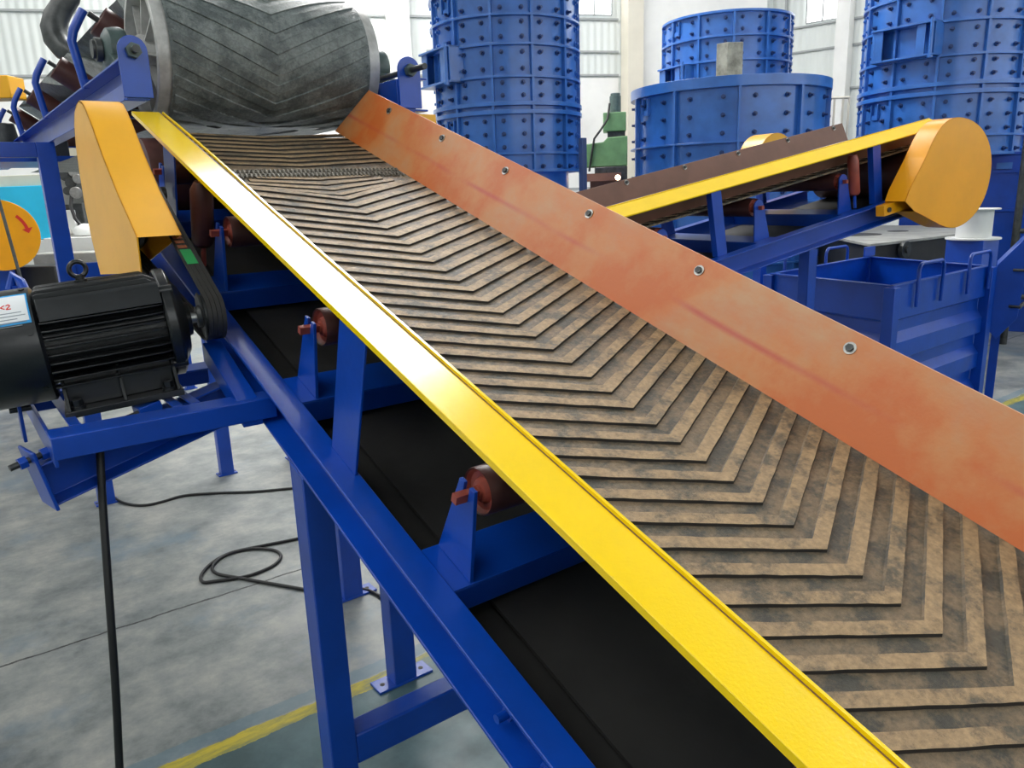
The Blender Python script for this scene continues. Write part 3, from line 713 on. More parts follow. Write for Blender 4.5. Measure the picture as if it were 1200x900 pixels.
# shaft and sheave
m = MB(); m.cyl((0.28, 0, 0), (0.35, 0, 0), 0.021, 24); PM(m, 'shaft', 'steel')
m = MB(); m.lathe((0, 0, 0), (1, 0, 0), [(0.31, 0.0), (0.31, 0.04), (0.325, 0.045), (0.325, 0.088), (0.330, 0.094)] + [(0.330 + 0.016 * i + dxx, rr) for i in range(4) for dxx, rr in ((0.0, 0.094), (0.004, 0.082), (0.012, 0.082), (0.016, 0.094))] + [(0.396, 0.088), (0.396, 0.0)], 40)
PM(m, 'drive_sheave', 'dark_steel')
# sticker wrapped on the fan cover
def wrap(x0, x1, a0, a1, r, n=8):
    m_ = MB(); vs = []
    for i in range(n + 1):
        a = a0 + (a1 - a0) * i / n
        for x, q in ((x0, r), (x1, r), (x1, r - 0.002), (x0, r - 0.002)): vs.append((x, q * math.cos(a), q * math.sin(a)))
    fs = [(0, 3, 2, 1), (4 * n, 4 * n + 1, 4 * n + 2, 4 * n + 3)]
    for i in range(n):
        for j in range(4): fs.append((4 * i + j, 4 * i + (j + 1) % 4, 4 * i + 4 + (j + 1) % 4, 4 * i + 4 + j))
    return m_.add(vs, fs)
D2R = PI / 180
a_top, a_bot = 112 * D2R, 150 * D2R
lb = PM(wrap(-0.345, -0.222, a_top, a_bot, 0.2075), 'sticker', 'tag_blue', smooth=60); lab(lb, 'white sticker with light blue borders')
PM(wrap(-0.340, -0.227, a_top + 0.05, a_bot - 0.05, 0.2085), 'sticker_field', 'tag_white', lb, smooth=60)
for i, (w_, a_) in enumerate(((0.09, 0.44), (0.10, 0.50), (0.075, 0.56), (0.10, 0.62), (0.085, 0.68))):
    PM(wrap(-0.335, -0.335 + w_, a_top + a_, a_top + a_ + 0.014, 0.2090), 'sticker_print', 'tag_text', lb, smooth=60)
# red characters A 2 on the sticker, made as strokes on the curved face
def stroke(pts, r, w, mat):
    mm = MB()
    for (x0, a0), (x1, a1) in zip(pts, pts[1:]):
        p = Vector((x0, r * math.cos(a0), r * math.sin(a0))); q = Vector((x1, r * math.cos(a1), r * math.sin(a1)))
        mm.cyl(p, q, w, 6)
    PM(mm, 'sticker_print', mat, lb)
def A_(v): return a_top + v
stroke([(-0.322, A_(0.36)), (-0.314, A_(0.25)), (-0.306, A_(0.36))], 0.2085, 0.0022, 'red')
stroke([(-0.319, A_(0.32)), (-0.309, A_(0.32))], 0.2085, 0.0018, 'red')
stroke([(-0.290, A_(0.27)), (-0.302, A_(0.31)), (-0.290, A_(0.35))], 0.2085, 0.002, 'red')
stroke([(-0.286, A_(0.28)), (-0.278, A_(0.26)), (-0.274, A_(0.29)), (-0.286, A_(0.36)), (-0.272, A_(0.36))], 0.2085, 0.002, 'red')
stroke([(-0.325, A_(0.20)), (-0.318, A_(0.10)), (-0.311, A_(0.20)), (-0.325, A_(0.20))], 0.2085, 0.002, 'tag_yellow')

# V-belts from the motor sheave up to the driven sheave
sc_ = TM @ Vector((0.362, 0, 0)); big = Vector((0.75, 3.95, CAMZ + 0.05)); 
vb = thing('drive_belt', 'black V-belts running from the motor sheave up into the yellow guard', 'drive belt', loc=(sc_.x, sc_.y, sc_.z))
def loop2(c0, r0, c1, r1, n=14):
    dy, dz = c1.y - c0.y, c1.z - c0.z; L = math.hypot(dy, dz); a = math.atan2(dz, dy); b = math.acos((r0 - r1) / L); pts = []
    for i in range(n + 1):
        t = a + b + (2 * PI - 2 * b) * i / n; pts.append((c0.y + r0 * math.cos(t), c0.z + r0 * math.sin(t)))
    for i in range(n + 1):
        t = a - b + 2 * b * i / n; pts.append((c1.y + r1 * math.cos(t), c1.z + r1 * math.sin(t)))
    return pts
lo_ = loop2(sc_, 0.098, big, 0.255); li_ = loop2(sc_, 0.086, big, 0.243)
for i in range(4):
    m = MB(); n = len(lo_); vs = []
    for k2 in range(n):
        near = max(0, min(1, (lo_[k2][0] - sc_.y) / (big.y - sc_.y)))
        xo = sc_.x + (big.x - sc_.x) * near + (i - 1.5) * 0.0175
        vs += [(xo - 0.0080, lo_[k2][0], lo_[k2][1]), (xo + 0.0080, lo_[k2][0], lo_[k2][1]), (xo + 0.0055, li_[k2][0], li_[k2][1]), (xo - 0.0055, li_[k2][0], li_[k2][1])]
    fs = []
    for k2 in range(n):
        for j in range(4):
            a = 4 * k2; b = 4 * ((k2 + 1) % n); fs.append((a + j, a + (j + 1) % 4, b + (j + 1) % 4, b + j))
    m.add(vs, fs); m.build('belt_strand', 'vbelt', vb)
# printed marks on the outer run of the belts (straight tangent between the two sheaves)
def on_run(t0, t1, x0, x1, mat, name):
    # front tangent line: first point of c0 arc end .. c1 arc start
    p = Vector((0, lo_[0][0], lo_[0][1])); q = Vector((0, lo_[-1][0], lo_[-1][1]))
    d_ = (q - p); nn = Vector((0, -d_.z, d_.y)).normalized(); nn = nn if nn.y < 0 else -nn
    m_ = MB(); cs = []
    for t_ in (t0, t1):
        yc = p + d_ * t_; xm = sc_.x + (big.x - sc_.x) * max(0, (yc.y - sc_.y) / (big.y - sc_.y))
        cs.append((yc, xm))
    b4 = [Vector((cs[0][1] + x0, 0, 0)) + cs[0][0], Vector((cs[0][1] + x1, 0, 0)) + cs[0][0], Vector((cs[1][1] + x1, 0, 0)) + cs[1][0], Vector((cs[1][1] + x0, 0, 0)) + cs[1][0]]
    m_.hexa(b4, [v + nn * 0.0015 for v in b4]); m_.build(name, mat, vb)
for t in (0.30, 0.33, 0.36, 0.39, 0.42): on_run(t, t + 0.018, -0.030, 0.004, 'tag_orange', 'belt_print')
on_run(0.20, 0.29, -0.03, 0.012, 'tag_green', 'belt_tag')

# ================================================================= SECOND CONVEYOR (behind, rising to the right)
X2 = Vector((0.1235, 0.9923, 0)); S2 = Vector((-0.9771, 0.1216, -0.1749)); N2 = Vector((-0.1735, 0.0216, 0.9846))
O2 = Vector((4.134, 3.332, 2.6055)); T2 = frame(O2, X2, S2, N2)
CFG2 = dict(rail_mat='yellow_matte', center=0.65, far_plate=(0.20, 0.03, 0.27), plate_end=0.05, plate_top=0.193, plate_bot=0.262, plate_h=-0.17, plate_mat='brown_primer', rail=(-2.58, 1.15), plate_s=((-2.5, 1.12), (-2.68, 1.12)),
            rail_prof=[(0.06, -0.058), (0.193, -0.0), (0.193, -0.009), (0.06, -0.067)], stringer=(-2.3, 1.25), posts=(-1.78, -0.13), post_w=0.09, post_top=-0.06,
            idlers=(-1.44, -0.545, 0.35), axle_h=-0.275, flat=0.5, roller_r=0.065, base=-0.197, hook=True,
            bolts=(-2.55, -1.95, -1.35, -0.75, -0.15, 0.45), bolt_f=0.12, rise=0.42)
conv2 = conveyor(T2, 'smaller conveyor behind with brown side plate and yellow edge, rising to the right', 0, 0, CFG2)
belt2, h2_ = belt_loop(T2, conv2, dict(CFG2), 1.05, -2.35, 0.1145, 0.0, 0.5, 0.0, half=0.55) if False else (None, None)
def simple_belt(T, root, cfg, sa, sb, rh, half):
    """belt running towards -s with its head pulley at sa"""
    Tm = T @ Matrix(((-1, 0, 0, 2 * cfg['center']), (0, -1, 0, 0), (0, 0, 1, 0), (0, 0, 0, 1)))
    return belt_loop(Tm, root, cfg, -sb, -sa, 0.1145, 0.0, 0.6, rh, half=half)
CFG2['rise'] = 0.0
simple_belt(T2, conv2, CFG2, -2.45, 1.1, 0.215, 0.47)
m = MB(); m.lathe((0.17, -2.45, CFG2['base'] + 0.016 - 0.215), (1, 0, 0), [(0, 0), (0, 0.202), (0.96, 0.202), (0.96, 0)], 36); m.cyl((-0.12, -2.45, CFG2['base'] - 0.199), (1.4, -2.45, CFG2['base'] - 0.199), 0.035, 18)
m.build('head_pulley', 'roller', conv2, T=T2)
for s in (-1.55,):
    m = MB(); m.cyl((0.14, s, -0.5), (0.14, s, -0.10), 0.012, 12); g = m.build('guide_roller', 'blue', conv2, T=T2)
    m = MB(); m.lathe((0.14, s, -0.40), (0, 0, 1), [(0, 0), (0, 0.03), (0.02, 0.042), (0.26, 0.042), (0.30, 0.03), (0.30, 0)], 24); m.build('roller_sleeve', 'roller_cap', g, T=T2, smooth=60)
def w2(px, py, x):
    r = at(px, py, 1) - Vector((0, 0, CAMZ)); o = O2 - Vector((0, 0, CAMZ)); t = (X2.dot(o) + x) / X2.dot(r)
    return Vector((0, 0, CAMZ)) + r * t
g2 = [(0.02, -1.66, -0.42), ]
gpx = [(1061, 236), (1066, 222), (1085, 184), (1091, 170), (1099, 154), (1108, 143), (1117, 138), (1126, 137), (1138, 140), (1149, 148), (1157, 160), (1162, 178), (1162, 200), (1157, 224), (1148, 244), (1136, 258), (1122, 267), (1108, 267), (1088, 256), (1072, 248)]
g0_ = gpx[:2]; sm_ = gpx[2:]
for _ in range(2):
    sm_ = [sm_[0]] + [(a[0] * w_ + b[0] * (1 - w_), a[1] * w_ + b[1] * (1 - w_)) for a, b in zip(sm_, sm_[1:]) for w_ in (0.75, 0.25)] + [sm_[-1]]
gpx = g0_ + sm_
gm = guard_mesh([w2(px, py, -0.20) for px, py in gpx], 0, 0, X2 * 0.17)
gm.build('belt_guard', ['guard_orange', 'guard_orange'], conv2, smooth=30)
a0 = w2(1029, 238, -0.02)
m = MB(); m.box((-0.19, -1.70, -0.50), (-0.175, -1.60, -0.42)); m.box((-0.19, -1.80, -0.50), (-0.03, -1.69, -0.42)); m.v = []; m.f = []; m.m = []
m.box((-0.10, -1.93, -0.565), (-0.03, -1.56, -0.485)); m.build('guard_tab', 'guard_orange', conv2, T=T2, bevel=0.002)
m = MB(); m.cyl((-0.115, -1.61, -0.525), (-0.10, -1.61, -0.525), 0.018, 6); m.build('bolt', 'dark_steel', conv2, T=T2)
# legs of the second conveyor
def leg2(s, x, ztop):
    p = T2 @ Vector((x, s, -0.655)); T = frame((p.x, p.y, 0), X2, Vector((-X2.y, X2.x, 0)), Vector((0, 0, 1)))
    m = MB(); m.box((0, -0.045, 0.012), (0.008, 0.045, p.z + ztop)); m.box((0, -0.045, 0.012), (0.09, -0.037, p.z + ztop)); m.box((0, 0.037, 0.012), (0.09, 0.045, p.z + ztop))
    o = m.build('leg', 'blue', conv2, T=T, bevel=0.002)
    m = MB(); m.box((-0.06, -0.08, 0), (0.15, 0.08, 0.012)); m.build('foot_plate', 'blue', o, T=T)
for s in (-0.90, 0.9):
    for x in (0.0, 1.21): 
        if s < 0 and x > 1: continue
        leg2(s, x, 0.0)
leg2(-0.2, 1.21, 0.0)

# small yellow hood behind the brown plate
hc = at(910, 187, 8.1)
hd = thing('belt_guard', 'curved yellow hood just showing over the top edge of the brown side plate', 'guard', loc=(hc.x, hc.y, 0))
m = MB(); hx = (X2 * 0.28)
arc = [hc + S2 * (0.27 * math.cos(q)) + N2 * (0.27 * math.sin(q)) for q in [PI * (-0.15 + 1.3 * i / 22) for i in range(23)]]
guard_mesh(arc, 0, 0, hx).build('hood', ['guard_yellow', 'guard_yellow'], hd, smooth=30)
m = MB(); m.box((hc.x - 0.05, hc.y + 0.1, 0), (hc.x + 0.05, hc.y + 0.2, hc.z)); m.box((hc.x - 0.2, hc.y + 0.0, 0), (hc.x + 0.2, hc.y + 0.3, 0.02)); m.build('stand', 'blue', hd)

# ================================================================= UPPER CONVEYOR (top left)
C3 = thing('belt_conveyor', 'high conveyor at top left whose big ribbed head drum hangs over the large belt', 'conveyor', loc=(0.9, 4.4, 3.0))
zb = CAMZ
def chan3(x0, sg, y0, y1, ztop, h=0.17):
    m = MB(); pr = [(0, 0), (0.10, 0), (0.10, -h), (0, -h), (0, -h + 0.012), (0.088, -h + 0.012), (0.088, -0.012), (0, -0.012)]
    m.prism([(x0 + sg * x, y0, ztop + z) for x, z in pr], (0, y1 - y0, 0)); return m
chan3(0.915, 1, 4.46, 12.5, zb + 0.715, 0.20).build('side_beam', 'blue', C3, bevel=0.003)
chan3(2.70, -1, 4.46, 12.5, zb + 0.715, 0.20).build('side_beam', 'blue', C3, bevel=0.003)
for x0, x1 in ((0.915, 1.055), (2.49, 2.645)):
    r = (x1 - x0) / 2; cx = (x0 + x1) / 2; pts = [(x0, 4.44, zb + 0.53), (x1, 4.44, zb + 0.53)] + [(cx + r * math.cos(q), 4.44, zb + 0.755 + r * math.sin(q)) for q in [PI * i / 12 for i in range(13)]]
    m = MB(); m.prism(pts, (0, 0.016, 0)); pl = m.build('end_plate', 'blue', C3, bevel=0.002)
    m = MB(); m.cyl((cx, 4.25 if cx > 2 else 4.36, zb + 0.75), (cx, 4.80, zb + 0.75), 0.018, 16); m.mi = 1; m.cyl((cx, 4.405, zb + 0.75), (cx, 4.44, zb + 0.75), 0.038, 6); m.cyl((cx, 4.456, zb + 0.75), (cx, 4.49, zb + 0.75), 0.038, 6)
    m.build('take_up_screw', ['dark_steel', 'green_grey'], C3)
# box between right plate and beam
m = MB(); m.box((2.48, 4.456, zb + 0.50), (2.60, 5.30, zb + 0.70)); m.build('side_gusset', 'blue', C3, bevel=0.003)
m = MB(); m.box((0.93, 4.456, zb + 0.52), (1.04, 5.20, zb + 0.60)); m.build('side_gusset', 'blue', C3, bevel=0.003)
# pillow blocks
DY, DZ = 5.0, zb + 0.84
for x0, sg in ((0.95, 1), (2.56, 1)):
    m = MB(); m.lathe((x0, DY, DZ), (1, 0, 0), [(0.0, 0.0), (0.0, 0.05), (0.01, 0.085), (0.03, 0.115), (0.09, 0.125), (0.12, 0.115), (0.135, 0.07), (0.135, 0)], 36)
    m.prism([(x0 + 0.02, DY - 0.20, DZ - 0.125), (x0 + 0.02, DY + 0.20, DZ - 0.125), (x0 + 0.02, DY + 0.19, DZ - 0.085), (x0 + 0.02, DY + 0.10, DZ - 0.03), (x0 + 0.02, DY - 0.10, DZ - 0.03), (x0 + 0.02, DY - 0.19, DZ - 0.085)], (0.10, 0, 0))
    pb = m.build('bearing_housing', 'green_grey', C3, bevel=0.003)
    for dy in (-0.165, 0.165):
        m = MB(); m.cyl((x0 + 0.07, DY + dy, DZ - 0.09), (x0 + 0.07, DY + dy, DZ - 0.055), 0.020, 6); m.build('bolt', 'blue', pb)
    m = MB(); m.cyl((x0 - 0.035, DY, DZ), (x0 + 0.0, DY, DZ), 0.062, 28); m.build('bearing_cap', 'dark_steel', pb, bevel=0.004)
# head drum with spoked end disc
xl, xr = 1.15, 2.47
DR = 0.372
m = MB(); m.lathe((xl, DY, DZ), (1, 0, 0), [(0.0, DR - 0.035), (0.0, DR - 0.004), (0.004, DR), (xr - xl - 0.004, DR), (xr - xl, DR - 0.004), (xr - xl, DR - 0.035), (xr - xl - 0.05, DR - 0.035), (xr - xl - 0.05, 0.0)], 96)
m.lathe((xl, DY, DZ), (1, 0, 0), [(0.0, DR - 0.035), (0.10, DR - 0.035), (0.10, 0.0)], 96)
drum = m.build('head_drum', 'rim_steel', C3); lab(drum, 'bare steel drum shell with bright rims')
m = MB()
for i in range(8):
    a = 2 * PI * i / 8 + 0.2; u = Vector((0, math.cos(a), math.sin(a))); v = Vector((0, -math.sin(a), math.cos(a)))
    c0 = Vector((xl, DY, DZ)) + u * 0.09; c1 = Vector((xl, DY, DZ)) + u * (DR - 0.037)
    m.hexa([c0 - v * 0.006 + Vector((0.01, 0, 0)), c0 + v * 0.006 + Vector((0.01, 0, 0)), c0 + v * 0.006 + Vector((0.10, 0, 0)), c0 - v * 0.006 + Vector((0.10, 0, 0))], [c1 - v * 0.006 + Vector((0.03, 0, 0)), c1 + v * 0.006 + Vector((0.03, 0, 0)), c1 + v * 0.006 + Vector((0.10, 0, 0)), c1 - v * 0.006 + Vector((0.10, 0, 0))])
m.lathe((xl, DY, DZ), (1, 0, 0), [(-0.02, 0.0), (-0.02, 0.085), (0.0, 0.095), (0.1, 0.095)], 32); m.build('drum_spokes', 'rim_steel', drum)
m = MB(); m.cyl((0.90, DY, DZ), (2.70, DY, DZ), 0.048, 24); m.build('drum_shaft', 'dark_steel', drum)
# belt on the drum: wrap, upper trough and lower run
BR = DR + 0.012; bx0, bx1 = xl + 0.065, xr - 0.075; bc = (bx0 + bx1) / 2; bh = (bx1 - bx0) / 2
dxs = [-1, -0.85, -0.7, -0.5, -0.25, 0, 0.25, 0.5, 0.7, 0.85, 1]
m = MB(); vs = []; k_ = len(dxs)
def trough(dx, tr): d = abs(dx) * bh; return tr * max(0, d - bh * 0.45) * 0.75
path = []
for i in range(0, 26): # lower run from far to drum bottom
    y = 12.0 - (12.0 - DY) * i / 25; path.append((y, DZ - BR, 0))
for i in range(1, 31):
    a = -PI / 2 - PI * i / 30; path.append((DY + BR * math.cos(a), DZ + BR * math.sin(a), 0))
for i in range(1, 31):
    y = DY + (12.0 - DY) * i / 30; tr = min(1, (y - DY) / 0.8); path.append((y, DZ + BR - 0.20 * tr, tr))
for y, z, tr in path:
    for dx in dxs: vs.append((bc + dx * bh, y, z + trough(dx, tr)))
n0 = len(vs); vs2 = []
R_ = len(path)
for i in range(R_):
    q = Vector((0, path[min(i + 1, R_ - 1)][0] - path[max(i - 1, 0)][0], path[min(i + 1, R_ - 1)][1] - path[max(i - 1, 0)][1])).normalized(); nn = Vector((0, -q.z, q.y))
    for j in range(k_): vs2.append(Vector(vs[i * k_ + j]) - nn * 0.011)
fs = []
for i in range(R_ - 1):
    for j in range(k_ - 1):
        a = i * k_ + j; fs += [(a, a + 1, a + k_ + 1, a + k_), (n0 + a, n0 + a + k_, n0 + a + k_ + 1, n0 + a + 1)]
    a = i * k_; fs.append((a, a + k_, n0 + a + k_, n0 + a)); a = i * k_ + k_ - 1; fs.append((a, n0 + a, n0 + a + k_, a + k_))
m.add(vs, fs)
# low herringbone cleats around the drum
per = 0.115
for q in range(-4, 16):
    for sg in (-1, 1):
        n = 22; V = []; ok = True; ang_s = []
        for i in range(n + 1):
            d = bh * 0.97 * i / n; arcs = q * per + d * 0.46     # arc length measured from the drum bottom, up the front
            for off, hh in ((0, 0.0), (0.004, 0.008), (0.060, 0.008), (0.066, 0.0)):
                a = -PI / 2 - (arcs + off) / BR
                if a < -PI / 2 - PI * 1.0: a = -PI / 2 - PI; 
                if a > -PI / 2: a = -PI / 2
                r_ = BR + hh - 0.001; V.append((bc + sg * d, DY + r_ * math.cos(a), DZ + r_ * math.sin(a)))
        F = []
        for i in range(n):
            for j in range(3): F.append((4 * i + j, 4 * i + j + 1, 4 * i + 4 + j + 1, 4 * i + 4 + j))
        m.mi = 0; m.add(V, F)
m.build('belt', ['drum_belt'], C3, smooth=28)
# troughing idlers of the upper conveyor
for y in (5.55, 7.45, 9.3, 11.2):
    zc_ = DZ + BR - 0.20 - 0.10
    m = MB(); m.tube([(0.935, y, zb + 0.70), (0.915, y, zb + 0.84), (0.897, y, zb + 0.97), (0.915, y, zb + 1.03), (0.955, y, zb + 1.10), (0.985, y, zb + 1.15)], 0.026, 14); m.build('idler_bracket', 'blue', C3)
    m = MB(); m.tube([(2.675, y, zb + 0.70), (2.71, y, zb + 0.97), (2.665, y, zb + 1.12)], 0.026, 14); m.build('idler_bracket', 'blue', C3)
    m = MB(); m.box((0.93, y - 0.03, zb + 0.716), (2.68, y + 0.03, zb + 0.75)); m.build('cross_channel', 'blue', C3)
    for A, B in (((1.06, 1.10), (1.44, 0.83)), ((1.50, 0.82), (2.13, 0.82)), ((2.19, 0.83), (2.57, 1.10))):
        A = Vector((A[0], y, zb + A[1])); B = Vector((B[0], y, zb + B[1])); d = (B - A).normalized(); L = (B - A).length
        m = MB(); m.lathe(A, d, [(0.012, 0), (0.012, 0.085), (0.0, 0.090), (0.006, 0.095), (L - 0.006, 0.095), (L, 0.088), (L, 0)], 32); ro = m.build('idler_roller', 'roller', C3)
        m = MB(); m.cyl(A - d * 0.06, A + d * 0.02, 0.018, 14); m.cyl(B - d * 0.02, B + d * 0.045, 0.018, 14); m.build('axle_end', 'dark_steel', ro)
# legs under the upper conveyor
leg(C3, 0.82, 0.95, 7.38, 7.50, zb + 0.515, 0, ov=0.03)
leg(C3, 2.60, 2.72, 7.38, 7.50, zb + 0.515, 0, ov=0.03)
leg(C3, 2.60, 2.72, 11.4, 11.5, zb + 0.515, 0, ov=0.03)
m = MB(); m.box((0.95, 7.40, zb - 0.58), (2.60, 7.50, zb - 0.46)); m.build('brace', 'blue', C3, bevel=0.005)
m = MB(); m.box((-2.4, 7.40, zb + 0.40), (0.82, 7.50, zb + 0.515)); m.build('cross_beam', 'blue', C3, bevel=0.005)
# lower leg behind the drive
leg(C3, 1.90, 2.02, 7.40, 7.50, zb - 0.58, 0, ov=0.03)
# yellow fairing under the right plate
m = MB(); m.prism([(2.56, 4.47, zb + 0.50), (2.56, 4.62, zb + 0.50), (2.56, 4.60, zb + 0.34), (2.56, 4.46, zb + 0.40)], (0.20, 0, 0))
m.build('corner_guard', 'guard_yellow', C3, bevel=0.003)

# crane hook beyond the upper conveyor
hk = at(70, 30, 8.0)
HK = thing('crane_hook', 'dark grey crane hook hanging behind the upper conveyor, at the top left', 'hook', loc=(hk.x, hk.y, hk.z - 0.4))
path = [(93, -46), (90, -30), (86, -14), (82, -3), (73, 8), (66, 20), (63, 33), (66, 46), (75, 58), (89, 65), (104, 63), (116, 52)]
P_ = [at(x, y, 8.0) for x, y in path]
m = MB(); m.tube(P_, 0.1, 20, radii=[0.06, 0.07, 0.085, 0.10, 0.112, 0.122, 0.126, 0.124, 0.115, 0.10, 0.08, 0.045])
m.build('hook_body', 'dark_steel', HK, smooth=80)
tp_ = P_[0]
m = MB(); m.box((tp_.x - 0.18, tp_.y - 0.12, tp_.z), (tp_.x + 0.18, tp_.y + 0.12, tp_.z + 0.35)); m.build('hook_block', 'guard_yellow', HK, bevel=0.02)
m = MB(); m.cyl((tp_.x - 0.08, tp_.y, tp_.z + 0.3), (tp_.x - 0.08, tp_.y, HALL - 0.02), 0.012, 8); m.cyl((tp_.x + 0.08, tp_.y, tp_.z + 0.3), (tp_.x + 0.08, tp_.y, HALL - 0.02), 0.012, 8); m.build('hoist_rope', 'dark_steel', HK)

# ================================================================= BLUE STEEL TOWERS
vdir = lambda px: (at(px, 225, 1) - Vector((0, 0, CAMZ))).xy.normalized()
RT = 1.14
RINGS = [(5.50, 0.04), (5.11, 0.035), (4.71, 0.035), (4.26, 0.035), (3.88, 0.06), (3.76, 0.06), (3.16, 0.03), (2.90, 0.04)]
def tower_parts(root, cx, cy, R, rings, nribs, rib0, view, bays, port=None, nb=100, rows=None, tk=0.02, fl=0.06, ang_half=92):
    m = MB(); z0 = rings[-1][0]; z1 = rings[0][0]
    m.lathe((cx, cy, z0), (0, 0, 1), [(0, R - 0.03), (0, R), (z1 - z0, R), (z1 - z0, R - 0.03), (0, R - 0.03)], 72); m.build('shell', 'tower_blue', root)
    for z, t in rings:
        m = MB(); w = 0.075 if t > 0.05 else fl
        m.lathe((cx, cy, z - t / 2), (0, 0, 1), [(0, R), (0, R + w), (t, R + w), (t, R), (0, R)], 72); m.build('ring_flange', 'tower_blue', root, bevel=0.003)
    m_all = []
    for i in range(nribs):
        a = rib0 + 2 * PI * i / nribs; u = Vector((math.cos(a), math.sin(a), 0)); v = Vector((-u.y, u.x, 0)); c = Vector((cx, cy, 0))
        b = [c + u * (R - 0.005) - v * 0.02, c + u * (R + fl - 0.005) - v * 0.02, c + u * (R + fl - 0.005) + v * 0.02, c + u * (R - 0.005) + v * 0.02]
        m = MB(); m.hexa([p + Vector((0, 0, z0 + 0.02)) for p in b], [p + Vector((0, 0, z1 - 0.01)) for p in b]); m.build('rib', 'tower_blue', root, bevel=0.002)
    # bolts: the hundred that face the camera one by one
    spots = []
    va = math.atan2(-view.y, -view.x)
    for bi, (zt_, zb_) in enumerate(bays):
        nr = rows[bi]
        for i in range(nribs):
            for fr in (0.24, 0.76):
                a = rib0 + 2 * PI * (i + fr) / nribs; da = abs((a - va + PI) % (2 * PI) - PI)
                if da < math.radians(ang_half):
                    for r_ in range(nr):
                        spots.append((da, a, zb_ + (zt_ - zb_) * ((r_ + 0.5) / nr if nr > 2 else (0.25, 0.76)[r_])))
    spots.sort(); spots = [q for q in spots if not (port and abs((q[1] - port[0] + PI) % (2 * PI) - PI) < port[1] and port[2] < q[2] < port[3])]
    protob = None
    def bolt_mesh(m, a, z, r=0.034):
        u = Vector((math.cos(a), math.sin(a), 0)); p = Vector((cx, cy, z)) + u * (R - 0.002)
        m.cyl(p, p + u * 0.022, r * 1.15, 6); m.cyl(p + u * 0.02, p + u * 0.055, r * 0.6, 10)
    me = None
    for q in spots[:nb]:
        u = Vector((math.cos(q[1]), math.sin(q[1]), 0))
        if me is None:
            m = MB(); m.cyl((0, 0, 0), (0.026, 0, 0), 0.036, 6); m.cyl((0.02, 0, 0), (0.075, 0, 0), 0.019, 10)
            KEEP[0] = True; bo = m.build('bolt', 'tower_blue_dark' if 'tower_blue_dark' in M else 'tower_blue', root, T=WORLD[root.name]); KEEP[0] = False; me = bo.data
        else:
            bo = bpy.data.objects.new('bolt', me); COL.objects.link(bo); bo.parent = root
        bo.location = Vector((cx, cy, q[2])) + u * (R - 0.002) - Vector(WORLD[root.name].translation); bo.rotation_euler = (0, 0, q[1])
        WORLD[bo.name] = Matrix.Identity(4)
    if len(spots) > nb:
        m = MB()
        for q in spots[nb:]: bolt_mesh(m, q[1], q[2])
        b = m.build('bolt', 'tower_blue', root); b['kind'] = 'stuff'
    if port:
        a, da, zlo, zhi = port; 
        m = MB(); c = Vector((cx, cy, 0)); u = Vector((math.cos(a), math.sin(a), 0)); v = Vector((-u.y, u.x, 0)); w = R * math.sin(da); r0 = R * math.cos(da) - 0.04; r1 = R + 0.14
        T = frame(c, u, v, Vector((0, 0, 1)))
        m.box((r0, -w, zhi - 0.03), (r1 + 0.05, w, zhi)); m.box((r0, -w, zlo), (r1 + 0.05, w, zlo + 0.03)); m.box((r0, -w, zlo), (r1, -w + 0.05, zhi)); m.box((r0, w - 0.05, zlo), (r1, w, zhi)); m.box((r1 - 0.02, -w + 0.05, zlo), (r1, -w + 0.18, zhi)); m.box((r1 - 0.02, w - 0.30, zlo), (r1, w - 0.16, zhi))
        o = m.build('port_frame', 'tower_blue', root, T=T, bevel=0.004)
        m = MB(); m.cyl((r1 + 0.03, w - 0.05, zlo - 0.04), (r1 + 0.03, w - 0.05, zhi + 0.04), 0.028, 12); m.cyl((r1 + 0.03, w - 0.05, zlo + 0.0), (r1 + 0.03, w - 0.05, zlo - 0.03), 0.045, 6); m.build('hinge_pin', 'tower_blue', o, T=T)
        m = MB(); m.box((r0 - 0.03, -w + 0.05, zlo + 0.03), (r0, w - 0.05, zhi - 0.03)); m.build('port_door', 'tower_blue', o, T=T)
